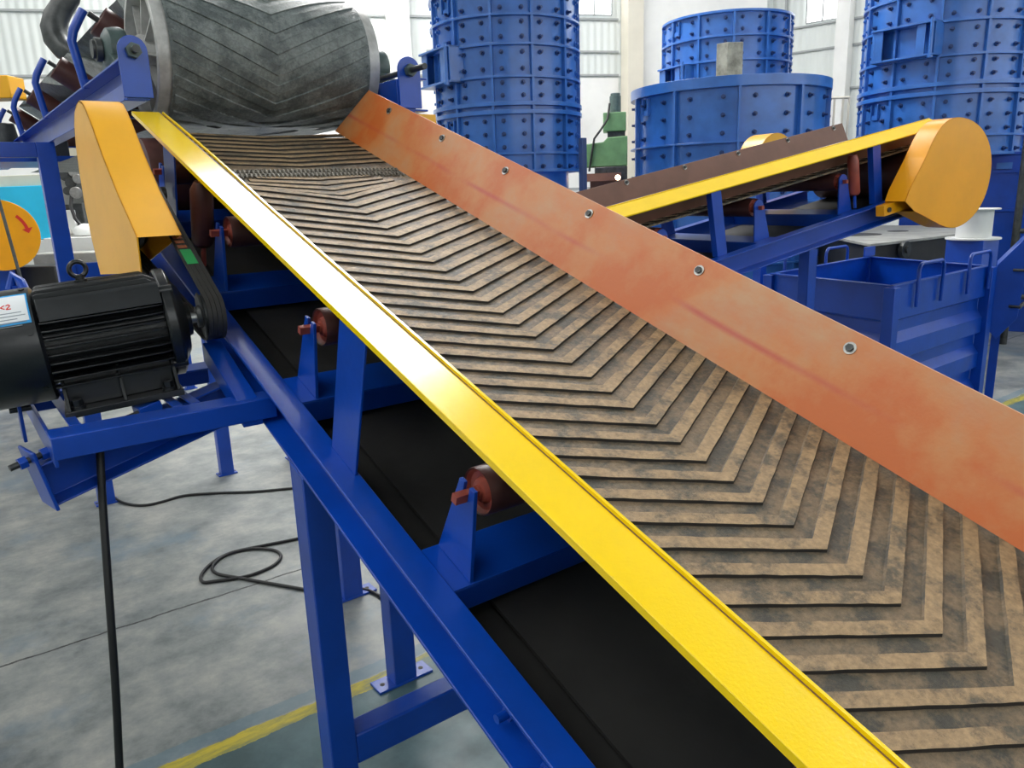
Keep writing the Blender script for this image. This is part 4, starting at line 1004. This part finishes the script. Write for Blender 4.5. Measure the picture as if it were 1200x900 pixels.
    # lifting lug strips near the upper flange
BAYS = [(5.49, 5.11), (5.11, 4.71), (4.71, 4.26), (4.26, 3.91), (3.73, 3.16), (3.16, 2.90)]
ROWS = [2, 2, 2, 2, 3, 1]
M['tower_blue_dark'] = paint('tower_bolt_blue', (0.015, 0.045, 0.17, 1), 0.4, 0.1, 5)
def lug(root, cx, cy, R, a, ztop):
    u = Vector((math.cos(a), math.sin(a), 0)); v = Vector((-u.y, u.x, 0)); T = frame((cx, cy, 0), u, v, Vector((0, 0, 1)))
    m = MB()
    for y in (-0.09, 0.07): m.box((R, y, ztop - 0.26), (R + 0.05, y + 0.02, ztop - 0.03))
    m.box((R, -0.07, ztop - 0.28), (R + 0.03, 0.07, ztop - 0.20)); m.build('lifting_lug', 'tower_blue', root, T=T, bevel=0.003)
def tower(px, depth, label, rib_off, port=None, zfloor=0.0, k=1.0):
    c = at(px, 225, depth); view = c.xy.normalized(); va = math.atan2(-view.y, -view.x)
    root = thing('steel_tower', label, 'steel tower', loc=(c.x, c.y, zfloor))
    p = None
    if port: p = (va + port[0], port[1], port[2], port[3])
    Z = lambda z: CAMZ + (z - CAMZ) * k
    if p: p = (p[0], p[1], Z(p[2]), Z(p[3]))
    tower_parts(root, c.x, c.y, RT * k, [(Z(z), t * k) for z, t in RINGS], 12, va + rib_off, view, [(Z(a), Z(b)) for a, b in BAYS], p, rows=ROWS)
    lug(root, c.x, c.y, RT * k, va - 0.85, Z(5.48)); lug(root, c.x, c.y, RT * k, va - 0.85, Z(3.72))
    if zfloor < 1:
        m = MB(); m.lathe((c.x, c.y, 0), (0, 0, 1), [(0, 0), (0, RT * 0.98), (0.04, RT * 0.98), (0.04, RT * 0.86), (2.91, RT * 0.86), (2.91, 0)], 64); m.build('pedestal', 'tower_blue', root)
    return root, c, va
# image left of the axis = positive angle offset seen from above
tower(598, 12.9, 'tall blue bolted steel tower behind the high drum, leftmost of the blue cylinders', math.radians(-10.4 + 0), port=(-math.radians(58), 0.42, 4.22, 4.74))
tower(846, 15.9, 'short-looking blue bolted steel tower with open rim rising behind the wide blue drum', math.radians(6), port=(-math.radians(48), 0.33, 4.30, 4.70), k=1.053)

# wide drum in front of it
cb = at(850, 225, 12.9); view = cb.xy.normalized(); va = math.atan2(-view.y, -view.x)
WD = thing('steel_drum', 'wide blue bolted steel drum with thick top flange, a bare steel block on it', 'steel drum', loc=(cb.x, cb.y, 0))
RB = 1.50
dz = CAMZ
RG = [(dz + 1.44, 0.15), (dz + 0.60, 0.025), (dz - 0.3, 0.025), (dz - 1.2, 0.03), (0.02, 0.04)]
tower_parts(WD, cb.x, cb.y, RB, RG, 10, va + math.radians(6), view, [(dz + 1.36, dz + 0.60), (dz + 0.6, dz - 0.3)], None, rows=[3, 3], nb=80, fl=0.075)
lug(WD, cb.x, cb.y, RB, va - 0.95, dz + 1.36)
m = MB(); m.lathe((cb.x, cb.y, dz + 1.49), (0, 0, 1), [(0, 0), (0, RB + 0.02), (0.02, RB + 0.02), (0.02, 0)], 64); m.build('top_deck', 'plate_grey', WD)
p = at(849, 88, 11.75); z_ = dz + 1.512
u_ = Vector((-view.y, view.x, 0)); bl_c = Vector((cb.x, cb.y, 0)) - Vector((view.x, view.y, 0)) * 0.95
m = MB(); T = frame((bl_c.x, bl_c.y, z_), u_, Vector((view.x, view.y, 0)), Vector((0, 0, 1)))
m.prism([(-0.19, -0.06, 0), (0.03, -0.16, 0), (0.19, -0.08, 0), (0.19, 0.14, 0), (-0.19, 0.14, 0)], (0, 0, 0.52), T=None); m.xf(T)
tag(m.build('steel_block', 'concrete_block', bevel=0.006), 'bare grey steel block standing upright on the wide blue drum', 'block')

# right tower on the grey machine deck
tr, ct, vat = tower(1092, 13.7, 'tall blue bolted steel tower at right, standing behind the rounded orange-yellow guard', math.radians(-4), port=(-math.radians(26), 0.42, 4.26, 4.72), zfloor=2.95, k=1.11)

# ================================================================= MACHINE DECK with holes, black skirt
Dk = thing('machine_deck', 'broad grey machine deck with dark oval openings and a black skirt behind the blue bin', 'machine', loc=(ct.x, ct.y, 0))
ZK = 1.80
pL, pC, pR = atz(958, 274, ZK), atz(1020, 286, ZK), atz(1150, 271, ZK)
b1, b2 = atz(1150, 264, ZK), atz(990, 264, ZK)
poly = [pL, pC, pR, b1, b2]
m = MB(); m.prism([Vector((p.x, p.y, ZK - 0.035)) for p in poly], (0, 0, 0.035)); m.build('deck_plate', 'plate_grey', Dk, bevel=0.004)
m = MB(); cen = sum(poly, Vector()) / 5; m.prism([Vector((p.x + (cen.x - p.x) * 0.03, p.y + (cen.y - p.y) * 0.03, 0)) for p in poly], (0, 0, ZK - 0.036)); m.build('skirt', 'rubber', Dk)
for px, py, r in ((1004, 275, 0.34), (1052, 271, 0.15), (984, 274, 0.13)):
    m = MB(); m.lathe(atz(px, py, ZK - 0.002), (0, 0, 1), [(0, 0), (0, r), (0.005, r), (0.005, 0)], 36); m.build('deck_opening', 'rubber', Dk)
e_ = (pR - pC).normalized(); on_ = Vector((e_.y, -e_.x, 0)); wc = pC + e_ * 0.75 + Vector((0, 0, -0.12))
m = MB(); m.lathe(wc, on_, [(0, 0), (0, 0.11), (0.06, 0.11), (0.06, 0.05), (0.09, 0.05), (0.09, 0)], 24); m.build('wheel', 'dark_steel', Dk)

# ================================================================= BLUE BIN
ZB = 1.73
N_, R_c, B_, L_ = atz(1046, 335, ZB), atz(1160, 311, ZB), atz(1018, 300, ZB), atz(903, 320, ZB)
bin_ = thing('storage_bin', 'open-topped blue steel bin with ribbed sides and wire handles on its rim', 'bin', loc=(N_.x, N_.y, 0))
V_ = lambda p, z: Vector((p.x, p.y, z))
def panel(A, B, name='side_panel'):
    """corrugated wall between two rim corners"""
    d = (V_(B, 0) - V_(A, 0)); L = d.length; d.normalize(); o_ = d.cross(Vector((0, 0, 1))); 
    cen = (N_ + R_c + B_ + L_) / 4
    if o_.dot(V_(cen, 0) - V_(A, 0)) > 0: o_ = -o_
    T = frame(V_(A, 0), d, o_, Vector((0, 0, 1)))
    pr = [(0.0, ZB)]; z = ZB - 0.30
    pr.append((0.0, z))
    while z > 0.3:
        pr += [(-0.055, z - 0.03), (-0.055, z - 0.13), (0.0, z - 0.21), (0.0, z - 0.36)]; z -= 0.36
    pr.append((0.0, 0.06)); back = [(y - 0.012, z) for y, z in pr[::-1]]
    m = MB(); m.prism([(0.05, y, z) for y, z in pr + back], (L - 0.10, 0, 0)); w = m.build(name, 'blue', bin_, T=T, smooth=15)
    m = MB(); m.box((0, -0.045, ZB - 0.012), (L, 0.012, ZB)); m.build('rim', 'blue', bin_, T=T, bevel=0.002)
    return T, L
def corner_post(p):
    m = MB(); m.box((p.x - 0.05, p.y - 0.05, 0.0), (p.x + 0.05, p.y + 0.05, ZB - 0.014)); m.build('corner_post', 'blue', bin_, bevel=0.004)
Tnr, Lnr = panel(N_, R_c); Tln, Lln = panel(L_, N_); panel(B_, R_c); Tlb, Llb = panel(L_, B_)
for p in (N_, R_c, B_, L_): corner_post(p)
m = MB(); m.add([V_(p, 0.06) for p in (N_, R_c, B_, L_)] + [V_(p, 0.08) for p in (N_, R_c, B_, L_)], [(0, 1, 2, 3), (7, 6, 5, 4), (0, 4, 5, 1), (1, 5, 6, 2), (2, 6, 7, 3), (3, 7, 4, 0)]); m.build('bin_floor', 'blue', bin_)
def handle(T, L, f0, f1, name='handle'):
    a, b = f0 * L, f1 * L
    m = MB(); m.tube([T @ Vector(q) for q in [(a, 0.03, ZB - 0.22), (a, 0.03, ZB + 0.10), (a + 0.02, 0.03, ZB + 0.135), (a + 0.05, 0.03, ZB + 0.15), (b - 0.05, 0.03, ZB + 0.15), (b - 0.02, 0.03, ZB + 0.135), (b, 0.03, ZB + 0.10), (b, 0.03, ZB - 0.22)]], 0.016, 10); m.build(name, 'blue', bin_)
handle(Tnr, Lnr, 0.20, 0.44); handle(Tnr, Lnr, 0.72, 0.96)
handle(Tlb, Llb, 0.55, 0.78); handle(Tlb, Llb, 0.15, 0.35)
# corner bracket at the far edge of the bin
pb_ = V_(B_, ZB)
m = MB(); m.box((pb_.x - 0.12, pb_.y - 0.02, ZB), (pb_.x + 0.10, pb_.y + 0.0, ZB + 0.11)); m.build('hinge_plate', 'blue', bin_, bevel=0.003)

# blue chute beside the bin
chA = V_(R_c, 0) + Vector((0.12, -0.02, 0)); 
ch = thing('steel_chute', 'blue steel chute panel with side bolts, right beside the ribbed bin', 'chute', loc=(chA.x, chA.y, 0))
dv2 = V_(R_c, 0).normalized(); du2 = Vector((dv2.y, -dv2.x, 0)); TC = frame(chA, du2, dv2, Vector((0, 0, 1)))
m = MB(); m.prism([(0, 0, 1.05), (0.06, 0, 0.98), (0.22, 0, 1.20), (0.26, 0, 1.92), (0.20, 0, 1.98), (0.0, 0, 1.72)], (0, 0.5, 0)); m.build('chute_body', 'blue', ch, T=TC, bevel=0.004)
m = MB(); m.box((0.02, 0.2, 0), (0.10, 0.3, 1.0)); m.build('support', 'blue', ch, T=TC)
for z in (1.32, 1.68):
    m = MB(); m.cyl((0.14, -0.01, z), (0.24, -0.05, z), 0.014, 8); m.build('bolt', 'dark_steel', ch, T=TC)

# white flanged spool on a blue stand
sp_ = at(1142, 262, 9.6)
sr = 0.20
SPL = thing('cable_spool', 'white flanged spool on a low blue block, under the rounded orange-yellow guard', 'spool', loc=(sp_.x, sp_.y, 2.13))
m = MB(); m.lathe((sp_.x, sp_.y, sp_.z - 0.19), (0, 0, 1), [(0, 0), (0, 0.31), (0.02, 0.31), (0.02, sr), (0.36, sr), (0.36, 0.27), (0.375, 0.27), (0.375, 0)], 48); m.build('spool_body', 'white', SPL, bevel=0.002)
st = MB(); st.box((sp_.x - 0.22, sp_.y - 0.22, 0.0), (sp_.x + 0.22, sp_.y + 0.22, sp_.z - 0.19)); tag(st.build('steel_plinth', 'blue', bevel=0.005), 'blue steel plinth carrying the white flanged spool', 'plinth')

# blue machine body at the right edge
bm_ = at(1172, 245, 12.75)
BMc = thing('industrial_machine', 'plain blue steel housing under the right tower, behind the grey scaffold pole', 'machine', loc=(bm_.x, bm_.y, 0))
dv3 = V_(bm_, 0).normalized(); du3 = Vector((dv3.y, -dv3.x, 0)); T3 = frame((bm_.x, bm_.y, 0), du3, dv3, Vector((0, 0, 1)))
m = MB(); m.box((-1.5, 0, 0), (2.6, 2.6, 2.90)); m.build('housing', 'blue', BMc, T=T3, bevel=0.01)
m = MB(); m.box((-1.55, -0.04, 2.90), (2.65, 2.64, 2.945)); m.build('top_ledge', 'blue', BMc, T=T3)
m = MB(); m.box((-0.2, -0.05, 2.0), (2.6, 0.0, 2.05)); m.box((-0.2, -0.05, 2.62), (2.6, 0.0, 2.66)); m.build('flange_strip', 'blue', BMc, T=T3)
m = MB(); m.box((-0.12, -0.07, 2.68), (0.10, -0.001, 2.78)); m.build('latch', 'tower_blue', BMc, T=T3)
m = MB(); m.box((0.25, -0.05, 0.3), (0.37, 0.0, 1.95)); m.box((0.62, -0.05, 0.3), (0.70, 0.0, 1.95)); m.build('upright_rib', 'blue', BMc, T=T3)

# grey scaffold frame
pa = atz(1175, 403, 0)
SF = thing('scaffold_frame', 'worn grey tubular scaffold frame standing on the floor at the right edge', 'scaffold', loc=(pa.x, pa.y, 0))
dv4 = V_(pa, 0).normalized(); du4 = Vector((dv4.y, -dv4.x, 0)); T4 = frame((pa.x, pa.y, 0), du4, dv4, Vector((0, 0, 1)))
for x in (0, 1.25):
    m = MB(); m.cyl((x, 0, 0), (x, 0, 3.3), 0.055, 16); m.build('pole', 'dark_steel', SF, T=T4)
for z in (0.75, 1.75, 2.45):
    m = MB(); m.cyl((0, 0, z), (1.25, 0, z), 0.04, 12); m.build('rung', 'dark_steel', SF, T=T4)
m = MB(); m.cyl((0, 0.04, 0.45), (1.25, 0.04, 1.6), 0.03, 12); m.build('brace', 'steel', SF, T=T4)

# yellow guard rails far behind
def railing(pxs, y0, y1, depth, label, mat, r=0.03):
    A_ = [at(x, (y0 + y1) / 2, depth) for x in pxs]
    z1 = at(pxs[0], y0, depth).z; z0 = at(pxs[0], y1, depth).z
    rt = thing('guard_railing', label, 'railing', loc=(A_[0].x, A_[0].y, 0))
    m = MB(); m.cyl((A_[0].x, A_[0].y, z1), (A_[-1].x, A_[-1].y, z1), r, 10); m.build('top_rail', mat, rt)
    for a in A_:
        m = MB(); m.cyl((a.x, a.y, 0), (a.x, a.y, z1), r * 0.8, 10); m.build('post', mat, rt)
railing([957, 967, 977, 987, 994], 116, 150, 17.0, 'thin beige railing seen between the wide blue drum and the right tower', 'column')
railing([1181, 1200, 1240], 141, 170, 15.7, 'yellow handrail far back at the right edge, right of the tall tower', 'guard_yellow', 0.045)
# dark opening far right, an added black block stands for it
dk_ = at(1262, 135, 16.6)
m = MB(); m.box((dk_.x - 0.7, dk_.y - 1.6, 0), (dk_.x + 0.6, dk_.y + 0.5, 4.3)); tag(m.build('dark_container', 'rubber', bevel=0.02), 'black container far back at the right edge, behind the yellow handrail', 'container')
m = MB(); m.box((dk_.x - 0.75, dk_.y - 1.65, 4.3), (dk_.x + 0.65, dk_.y + 0.55, 4.38)); tag(m.build('container_lid', 'guard_yellow', bevel=0.02), 'flat yellow lid lying on the black container far right', 'lid')

# ================================================================= GREEN MILLING MACHINE
mc = at(712, 165, 17.5); gv = V_(mc, 0).normalized(); gu = Vector((gv.y, -gv.x, 0)); TG = frame((mc.x, mc.y, 0), gu, gv, Vector((0, 0, 1)))
def zpx(py, depth, px=712): return at(px, py, depth).z
GM = thing('milling_machine', 'old green milling machine with a dark motor on top, right of the left tower', 'machine', loc=(mc.x, mc.y, 0))
zz_ = lambda y: zpx(y, 17.5)
G = lambda mb, n, mt, **k: mb.build(n, mt, GM, T=TG, **k)
m = MB(); m.prism([(-0.52, 0, zz_(195)), (-0.52, 0, zz_(168)), (-0.1, 0, zz_(166)), (0.0, 0, zz_(161)), (0.45, 0, zz_(160)), (0.45, 0, zz_(195))], (0, 0.8, 0)); G(m, 'column_head', 'green', bevel=0.02)
m = MB(); m.box((-0.10, 0.1, zz_(154)), (0.42, 0.7, zz_(132))); G(m, 'gear_box', 'green', bevel=0.02)
m = MB(); m.box((0.0, 0.15, zz_(161)), (0.40, 0.65, zz_(154))); G(m, 'neck', 'dark_steel')
m = MB(); m.cyl((0.18, 0.4, zz_(132)), (0.18, 0.4, zz_(112)), 0.13, 24); m.cyl((0.18, 0.4, zz_(112)), (0.18, 0.4, zz_(109)), 0.11, 24); G(m, 'drive_motor', 'green_grey', bevel=0.01)
m = MB(); m.box((-0.3, 0.0, 0), (0.45, 0.9, zz_(195))); G(m, 'pedestal', 'dark_steel', bevel=0.02)
m = MB(); m.tube([(0.05, 0.1, zz_(122)), (0.0, 0.0, zz_(140)), (-0.15, -0.05, zz_(152)), (-0.3, -0.05, zz_(162)), (-0.38, -0.05, zz_(185)), (-0.42, -0.05, zz_(200))], 0.025, 8); G(m, 'cable', 'cable')
m = MB(); m.box((-0.5, -0.45, zz_(212)), (0.3, 0.6, zz_(203))); m.box((-0.4, -0.3, 0), (0.2, 0.5, zz_(212))); G(m, 'work_table', 'brown_primer')
# blue upright left of it
bu = at(683, 190, 11.4); m = MB(); m.box((bu.x - 0.045, bu.y - 0.045, 0), (bu.x + 0.045, bu.y + 0.045, at(683, 162, 11.4).z)); tag(m.build('steel_post', 'tower_blue_dark', bevel=0.01), 'short dark blue steel post beside the left tower', 'post')
sk_ = at(724, 208, 15.0); sp2 = thing('welding_torch', 'glowing welding point low behind, under the green milling machine', 'welding torch', loc=(sk_.x, sk_.y, sk_.z - 0.3))
M['spark'] = emit('welding_arc', (1.0, 0.62, 0.35, 1), 22.0)
m = MB(); m.lathe(sk_ - Vector((0, 0, 0.05)), (0, 0, 1), [(0, 0), (0.015, 0.035), (0.05, 0.055), (0.085, 0.035), (0.1, 0)], 16); m.build('arc', 'spark', sp2, smooth=80)
m = MB(); m.cyl((sk_.x, sk_.y, sk_.z - 0.4), (sk_.x, sk_.y, sk_.z - 0.05), 0.02, 10); m.build('torch_nozzle', 'dark_steel', sp2)
m = MB(); m.box((sk_.x - 0.6, sk_.y - 0.3, 0), (sk_.x + 0.5, sk_.y + 0.3, sk_.z - 0.4)); tag(m.build('work_bench', 'brown_primer', bevel=0.01), 'brown work bench under the glowing welding point', 'bench')

# ================================================================= LEFT BACKGROUND
# cyan cabinet
def block(name, px0, px1, py0, py1, depth, thick, mat, label, cat, zfloor=True, bevel=0.02):
    a = at(px0, (py0 + py1) / 2, depth); b = at(px1, (py0 + py1) / 2, depth); z1 = at((px0 + px1) / 2, py0, depth).z; z0 = 0 if zfloor else at((px0 + px1) / 2, py1, depth).z
    d = V_(b, 0) - V_(a, 0); L = d.length; d.normalize(); o_ = Vector((-d.y, d.x, 0)); T = frame(V_(a, 0), d, o_, Vector((0, 0, 1)))
    m = MB(); m.box((0, 0, z0), (L, thick, z1)); 
    o = m.build(name, mat, T=T, bevel=bevel); tag(o, label, cat); return o, T, L, z0, z1
cab = thing('steel_cabinet', 'bright cyan cabinet in the left background behind the yellow disc', 'cabinet', loc=(at(30, 260, 15).x, at(30, 260, 15).y, 0))
def cabpart(name, px0, px1, py0, py1, depth, thick, mat, root, zf=False, off=0.0, bevel=0.01):
    a = at(px0, (py0 + py1) / 2, depth); b = at(px1, (py0 + py1) / 2, depth); z1 = at((px0 + px1) / 2, py0, depth).z; z0 = 0 if zf else at((px0 + px1) / 2, py1, depth).z
    d = V_(b, 0) - V_(a, 0); L = d.length; d.normalize(); o_ = Vector((-d.y, d.x, 0)); T = frame(V_(a, 0), d, o_, Vector((0, 0, 1)))
    m = MB(); m.box((0, off, z0), (L, off + thick, z1)); return m.build(name, mat, root, T=T, bevel=bevel)
cabpart('cabinet_body', -60, 70, 219, 282, 15, 0.8, 'cyan', cab)
cabpart('plinth', -60, 72, 283, 330, 15, 0.85, 'white', cab, zf=True)
cabpart('display_panel', 32, 46, 220, 226, 14.98, 0.02, 'dark_steel', cab)
cabpart('top_cover', -60, 66, 206, 219, 15, 0.8, 'cream', cab)
# white machine with grey workings between leg and guard
mt = thing('machine_tool', 'grey and white machine tool behind the blue leg, left of the yellow guard', 'machine', loc=(at(90, 260, 13.5).x, at(90, 260, 13.5).y, 0))
cabpart('machine_column', 62, 100, 165, 283, 13.9, 0.5, 'cream', mt)
cabpart('spindle_head', 72, 96, 195, 240, 13.6, 0.25, 'grey', mt)
cabpart('control_box', 67, 80, 240, 275, 13.55, 0.2, 'dark_steel', mt)
cabpart('control_box', 86, 99, 238, 276, 13.5, 0.2, 'dark_steel', mt)
cabpart('slide', 78, 88, 246, 276, 13.45, 0.1, 'white', mt)
for i, (x, y, r) in enumerate(((77, 206, 0.10), (86, 202, 0.08), (83, 215, 0.09), (91, 210, 0.08), (79, 224, 0.07), (89, 226, 0.10))):
    c = at(x, y, 13.5); m = MB(); m.cyl(c, c - V_(c, 0).normalized() * 0.15, r, 16); m.build('fitting', 'steel' if i % 2 else 'dark_steel', mt, bevel=0.005)
m = MB(); m.tube([at(84, 228, 13.4), at(83, 242, 13.35), at(88, 256, 13.35), at(93, 262, 13.35), at(92, 275, 13.4)], 0.03, 8); m.build('hose', 'cable', mt)
cabpart('machine_bed', 55, 118, 278, 330, 13.2, 1.0, 'white', mt, zf=True)
# white sacks on it
for i, (x, lbl) in enumerate(((76, 'small white sack on the pale machine bed, the left of two'), (102, 'larger white sack on the pale machine bed, the right of two'))):
    c = at(x, 284, 13.5); c.z = at(86, 278, 13.2).z + 0.11; m = MB(); n = 12; w = 0.12 + 0.05 * i
    m.lathe(c - Vector((0, 0, 0.1)), (0, 0, 1), [(0, 0), (0.01, w), (0.08, w * 1.15), (0.15, w * 0.9), (0.20, w * 0.5), (0.21, 0)], 16); o = m.build('sack', 'white', smooth=80); tag(o, lbl, 'sack', 'white sacks on the machine bed')
block('low_platform', 40, 120, 296, 330, 12.5, 0.45, 'plate_grey', 'low grey platform under the white sacks, behind the blue leg', 'platform')
block('steel_box', 14, 66, 312, 336, 11.6, 0.4, 'rubber', 'low dark box on the floor behind the motor, left of the blue leg', 'box')  # added block standing for a patch of dark ground
# brown plate hanging under the high cross beam
cbp = at(15, 185, 7.0)
bp = MB(); a = at(5, 185, 7.4); b = at(26, 185, 7.4); zt2 = CAMZ + 0.40
bp.hexa([(a.x, 7.43, at(15, 193, 7.4).z), (b.x - 0.02, 7.43, at(15, 193, 7.4).z), (b.x - 0.02, 7.45, at(15, 193, 7.4).z), (a.x, 7.45, at(15, 193, 7.4).z)], [(a.x, 7.43, zt2), (b.x, 7.43, zt2), (b.x, 7.45, zt2), (a.x, 7.45, zt2)])
bp.build('hanger_plate', 'brown_primer', C3)
# yellow disc guard with a red arrow at the left edge
gc = at(0, 276, 11.0); gvx = V_(gc, 0).normalized(); gux = Vector((gvx.y, -gvx.x, 0)); TGd = frame((gc.x, gc.y, 0), gux, gvx, Vector((0, 0, 1)))
GD = thing('pulley_guard', 'round orange-yellow pulley guard with a red arrow at the left edge', 'guard', loc=(gc.x, gc.y, 0))
m = MB(); m.lathe(Vector((0, 0, gc.z)), (0, 1, 0), [(0, 0), (0, 0.50), (0.25, 0.50), (0.25, 0)], 56); m.xf(TGd); m.build('cover', 'guard_orange', GD, bevel=0.004)
m = MB(); arcp = []
for i in range(13):
    q = math.radians(48 - 46 * i / 12); arcp.append(q)
pts = [(0.375 * math.cos(q), -0.004, gc.z + 0.375 * math.sin(q)) for q in arcp[:-3]] + [(0.428 * math.cos(arcp[-4]), -0.004, gc.z + 0.428 * math.sin(arcp[-4])), (0.358 * math.cos(arcp[-1]), -0.004, gc.z + 0.358 * math.sin(arcp[-1])), (0.288 * math.cos(arcp[-4]), -0.004, gc.z + 0.288 * math.sin(arcp[-4]))] + [(0.332 * math.cos(q), -0.004, gc.z + 0.332 * math.sin(q)) for q in arcp[:-3][::-1]]
m.prism(pts, (0, 0.003, 0)); m.xf(TGd); m.build('arrow_mark', 'red', GD)
m = MB(); m.box((-0.6, 0.26, 0), (0.1, 0.6, gc.z + 0.1)); m.xf(TGd); m.build('pedestal', 'blue', GD)
# thin dark rod in front of the disc
r0, r1 = at(-2, 232, 10.6), at(22, 318, 10.6)
m = MB(); m.tube([r0 + (r0 - r1) * 2.5, r0, r1, r1 + (r1 - r0) * 0.25, V_(r1 + (r1 - r0) * 0.3, 0)], 0.022, 10); tag(m.build('steel_rod', 'dark_steel'), 'thin dark rod crossing in front of the round guard with the red arrow', 'rod')
# blue bracket lumps behind the motor
bb = at(22, 330, 9.9); m = MB(); m.tube([at(12, 340, 9.9), at(16, 322, 9.9), at(24, 330, 9.9), at(30, 342, 9.9)], 0.06, 10); m.box((bb.x - 0.08, bb.y - 0.05, 0), (bb.x + 0.08, bb.y + 0.05, bb.z - 0.05)); tag(m.build('steel_bracket', 'blue'), 'small curved blue bracket behind the motor at the left', 'bracket')
# yellow box and dark motor at the far left of the upper level
yb = thing('drive_unit', 'drive unit at the left edge, pale yellow cover above a dark body', 'drive', loc=(at(-5, 120, 7.9).x, at(-5, 120, 7.9).y, CAMZ + 0.515))
cabpart('cover', -30, 11, 89, 115, 8.6, 0.3, 'guard_yellow', yb)
m = MB(); c = at(-6, 135, 8.2); m.lathe(Vector((0, 0, 0)), (0, 0, 1), [(0, 0), (0, 0.24), (0.08, 0.24), (0.08, 0.15), (0.38, 0.11), (0.38, 0)], 32); m.xf(Matrix.Translation((c.x + 0.05, c.y, CAMZ + 0.52))); m.build('motor_body', 'dark_steel', yb, bevel=0.01)
m = MB(); m.box((c.x + 0.25, c.y - 0.2, CAMZ + 0.52), (c.x + 0.62, c.y + 0.3, CAMZ + 0.72)); m.build('gear_housing', 'dark_steel', yb, bevel=0.02)
m = MB(); m.box((c.x - 0.6, c.y - 0.9, CAMZ + 0.46), (c.x + 0.75, c.y + 0.5, CAMZ + 0.515)); m.build('carrier_plate', 'blue', yb)
block('wall_panel', -60, 62, 166, 213, 20.5, 0.3, 'white', 'white sheet wall panel in the left background, above the cyan cabinet', 'panel')

# ================================================================= CABLES
def cable(pts, r, label, name='power_cable'):
    # smooth through the points
    P_ = [Vector(p) for p in pts]; out = []
    for i in range(len(P_) - 1):
        p0 = P_[max(i - 1, 0)]; p1 = P_[i]; p2 = P_[i + 1]; p3 = P_[min(i + 2, len(P_) - 1)]
        for k2 in range(6):
            t = k2 / 6; out.append(0.5 * ((2 * p1) + (-p0 + p2) * t + (2 * p0 - 5 * p1 + 4 * p2 - p3) * t * t + (-p0 + 3 * p1 - 3 * p2 + p3) * t ** 3))
    out.append(P_[-1]); m = MB(); m.tube(out, r, 12); return tag(m.build(name, 'cable', smooth=80), label, 'cable')
top = Vector((0.34, 2.80, zt - 0.115))
hang = [at(117, 524, 2.70), at(118, 545, 2.69), at(121, 600, 2.68), at(128, 700, 2.66), at(135, 800, 2.68), at(140, 900, 2.72), at(144, 1000, 2.74)]
bt_ = hang[-1]
hang += [Vector((bt_.x + 0.02, bt_.y, 0.35)), Vector((bt_.x + 0.03, bt_.y + 0.05, 0.05)), Vector((bt_.x - 0.1, bt_.y + 0.25, 0.017)), Vector((bt_.x - 0.5, bt_.y + 0.5, 0.017))]
cable(hang, 0.0135, 'thick black cable hanging from under the motor down to the floor')
fz = 0.012
cable([atz(x, y, fz) for x, y in ((118, 566), (127, 576), (138, 586), (152, 591), (170, 592), (190, 588), (215, 581), (250, 578), (300, 576), (345, 572), (400, 568))], fz, 'black cable lying on the floor in a shallow bend between the small blue legs')
cable([atz(x, y, fz) for x, y in ((420, 600), (370, 625), (345, 632), (305, 640), (270, 648), (248, 660), (236, 674), (238, 682), (252, 681), (290, 675), (318, 664), (329, 653), (322, 645), (295, 643), (266, 650), (250, 662), (254, 672), (285, 678), (330, 686), (370, 692), (410, 690), (432, 692), (450, 702))], fz, 'looped black cable coiled on the floor behind the front leg')
# loose washer on the belt
hw = T1 @ Vector((0, 0, 0))
wv = onb = None
def on_belt(px, py, lift):
    r = at(px, py, 1) - Vector((0, 0, CAMZ)); D_ = 1.314 - lift; t = -D_ / Nd.dot(r); return Vector((0, 0, CAMZ)) + r * t
c = on_belt(745, 400, 0.013); m = MB(); m.lathe(c, Nd, [(-0.003, 0.010), (-0.003, 0.021), (0.003, 0.021), (0.003, 0.010), (-0.003, 0.010)], 28)
tag(m.build('washer', 'steel'), 'loose bright washer lying on the herringbone belt', 'washer')
c = on_belt(858, 722, 0.013)
m = MB(); m.box((-0.02, -0.014, 0), (0.02, 0.014, 0.004), frame(c - Vector((0.03, 0, 0)), Vector((0.8, 0.6 * Sd.y, 0.6 * Sd.z)), Vector((-0.6, 0.8 * Sd.y, 0.8 * Sd.z)), Nd)); tag(m.build('metal_chip', 'steel'), 'small pale metal chip on the belt against the yellow rail', 'chip')
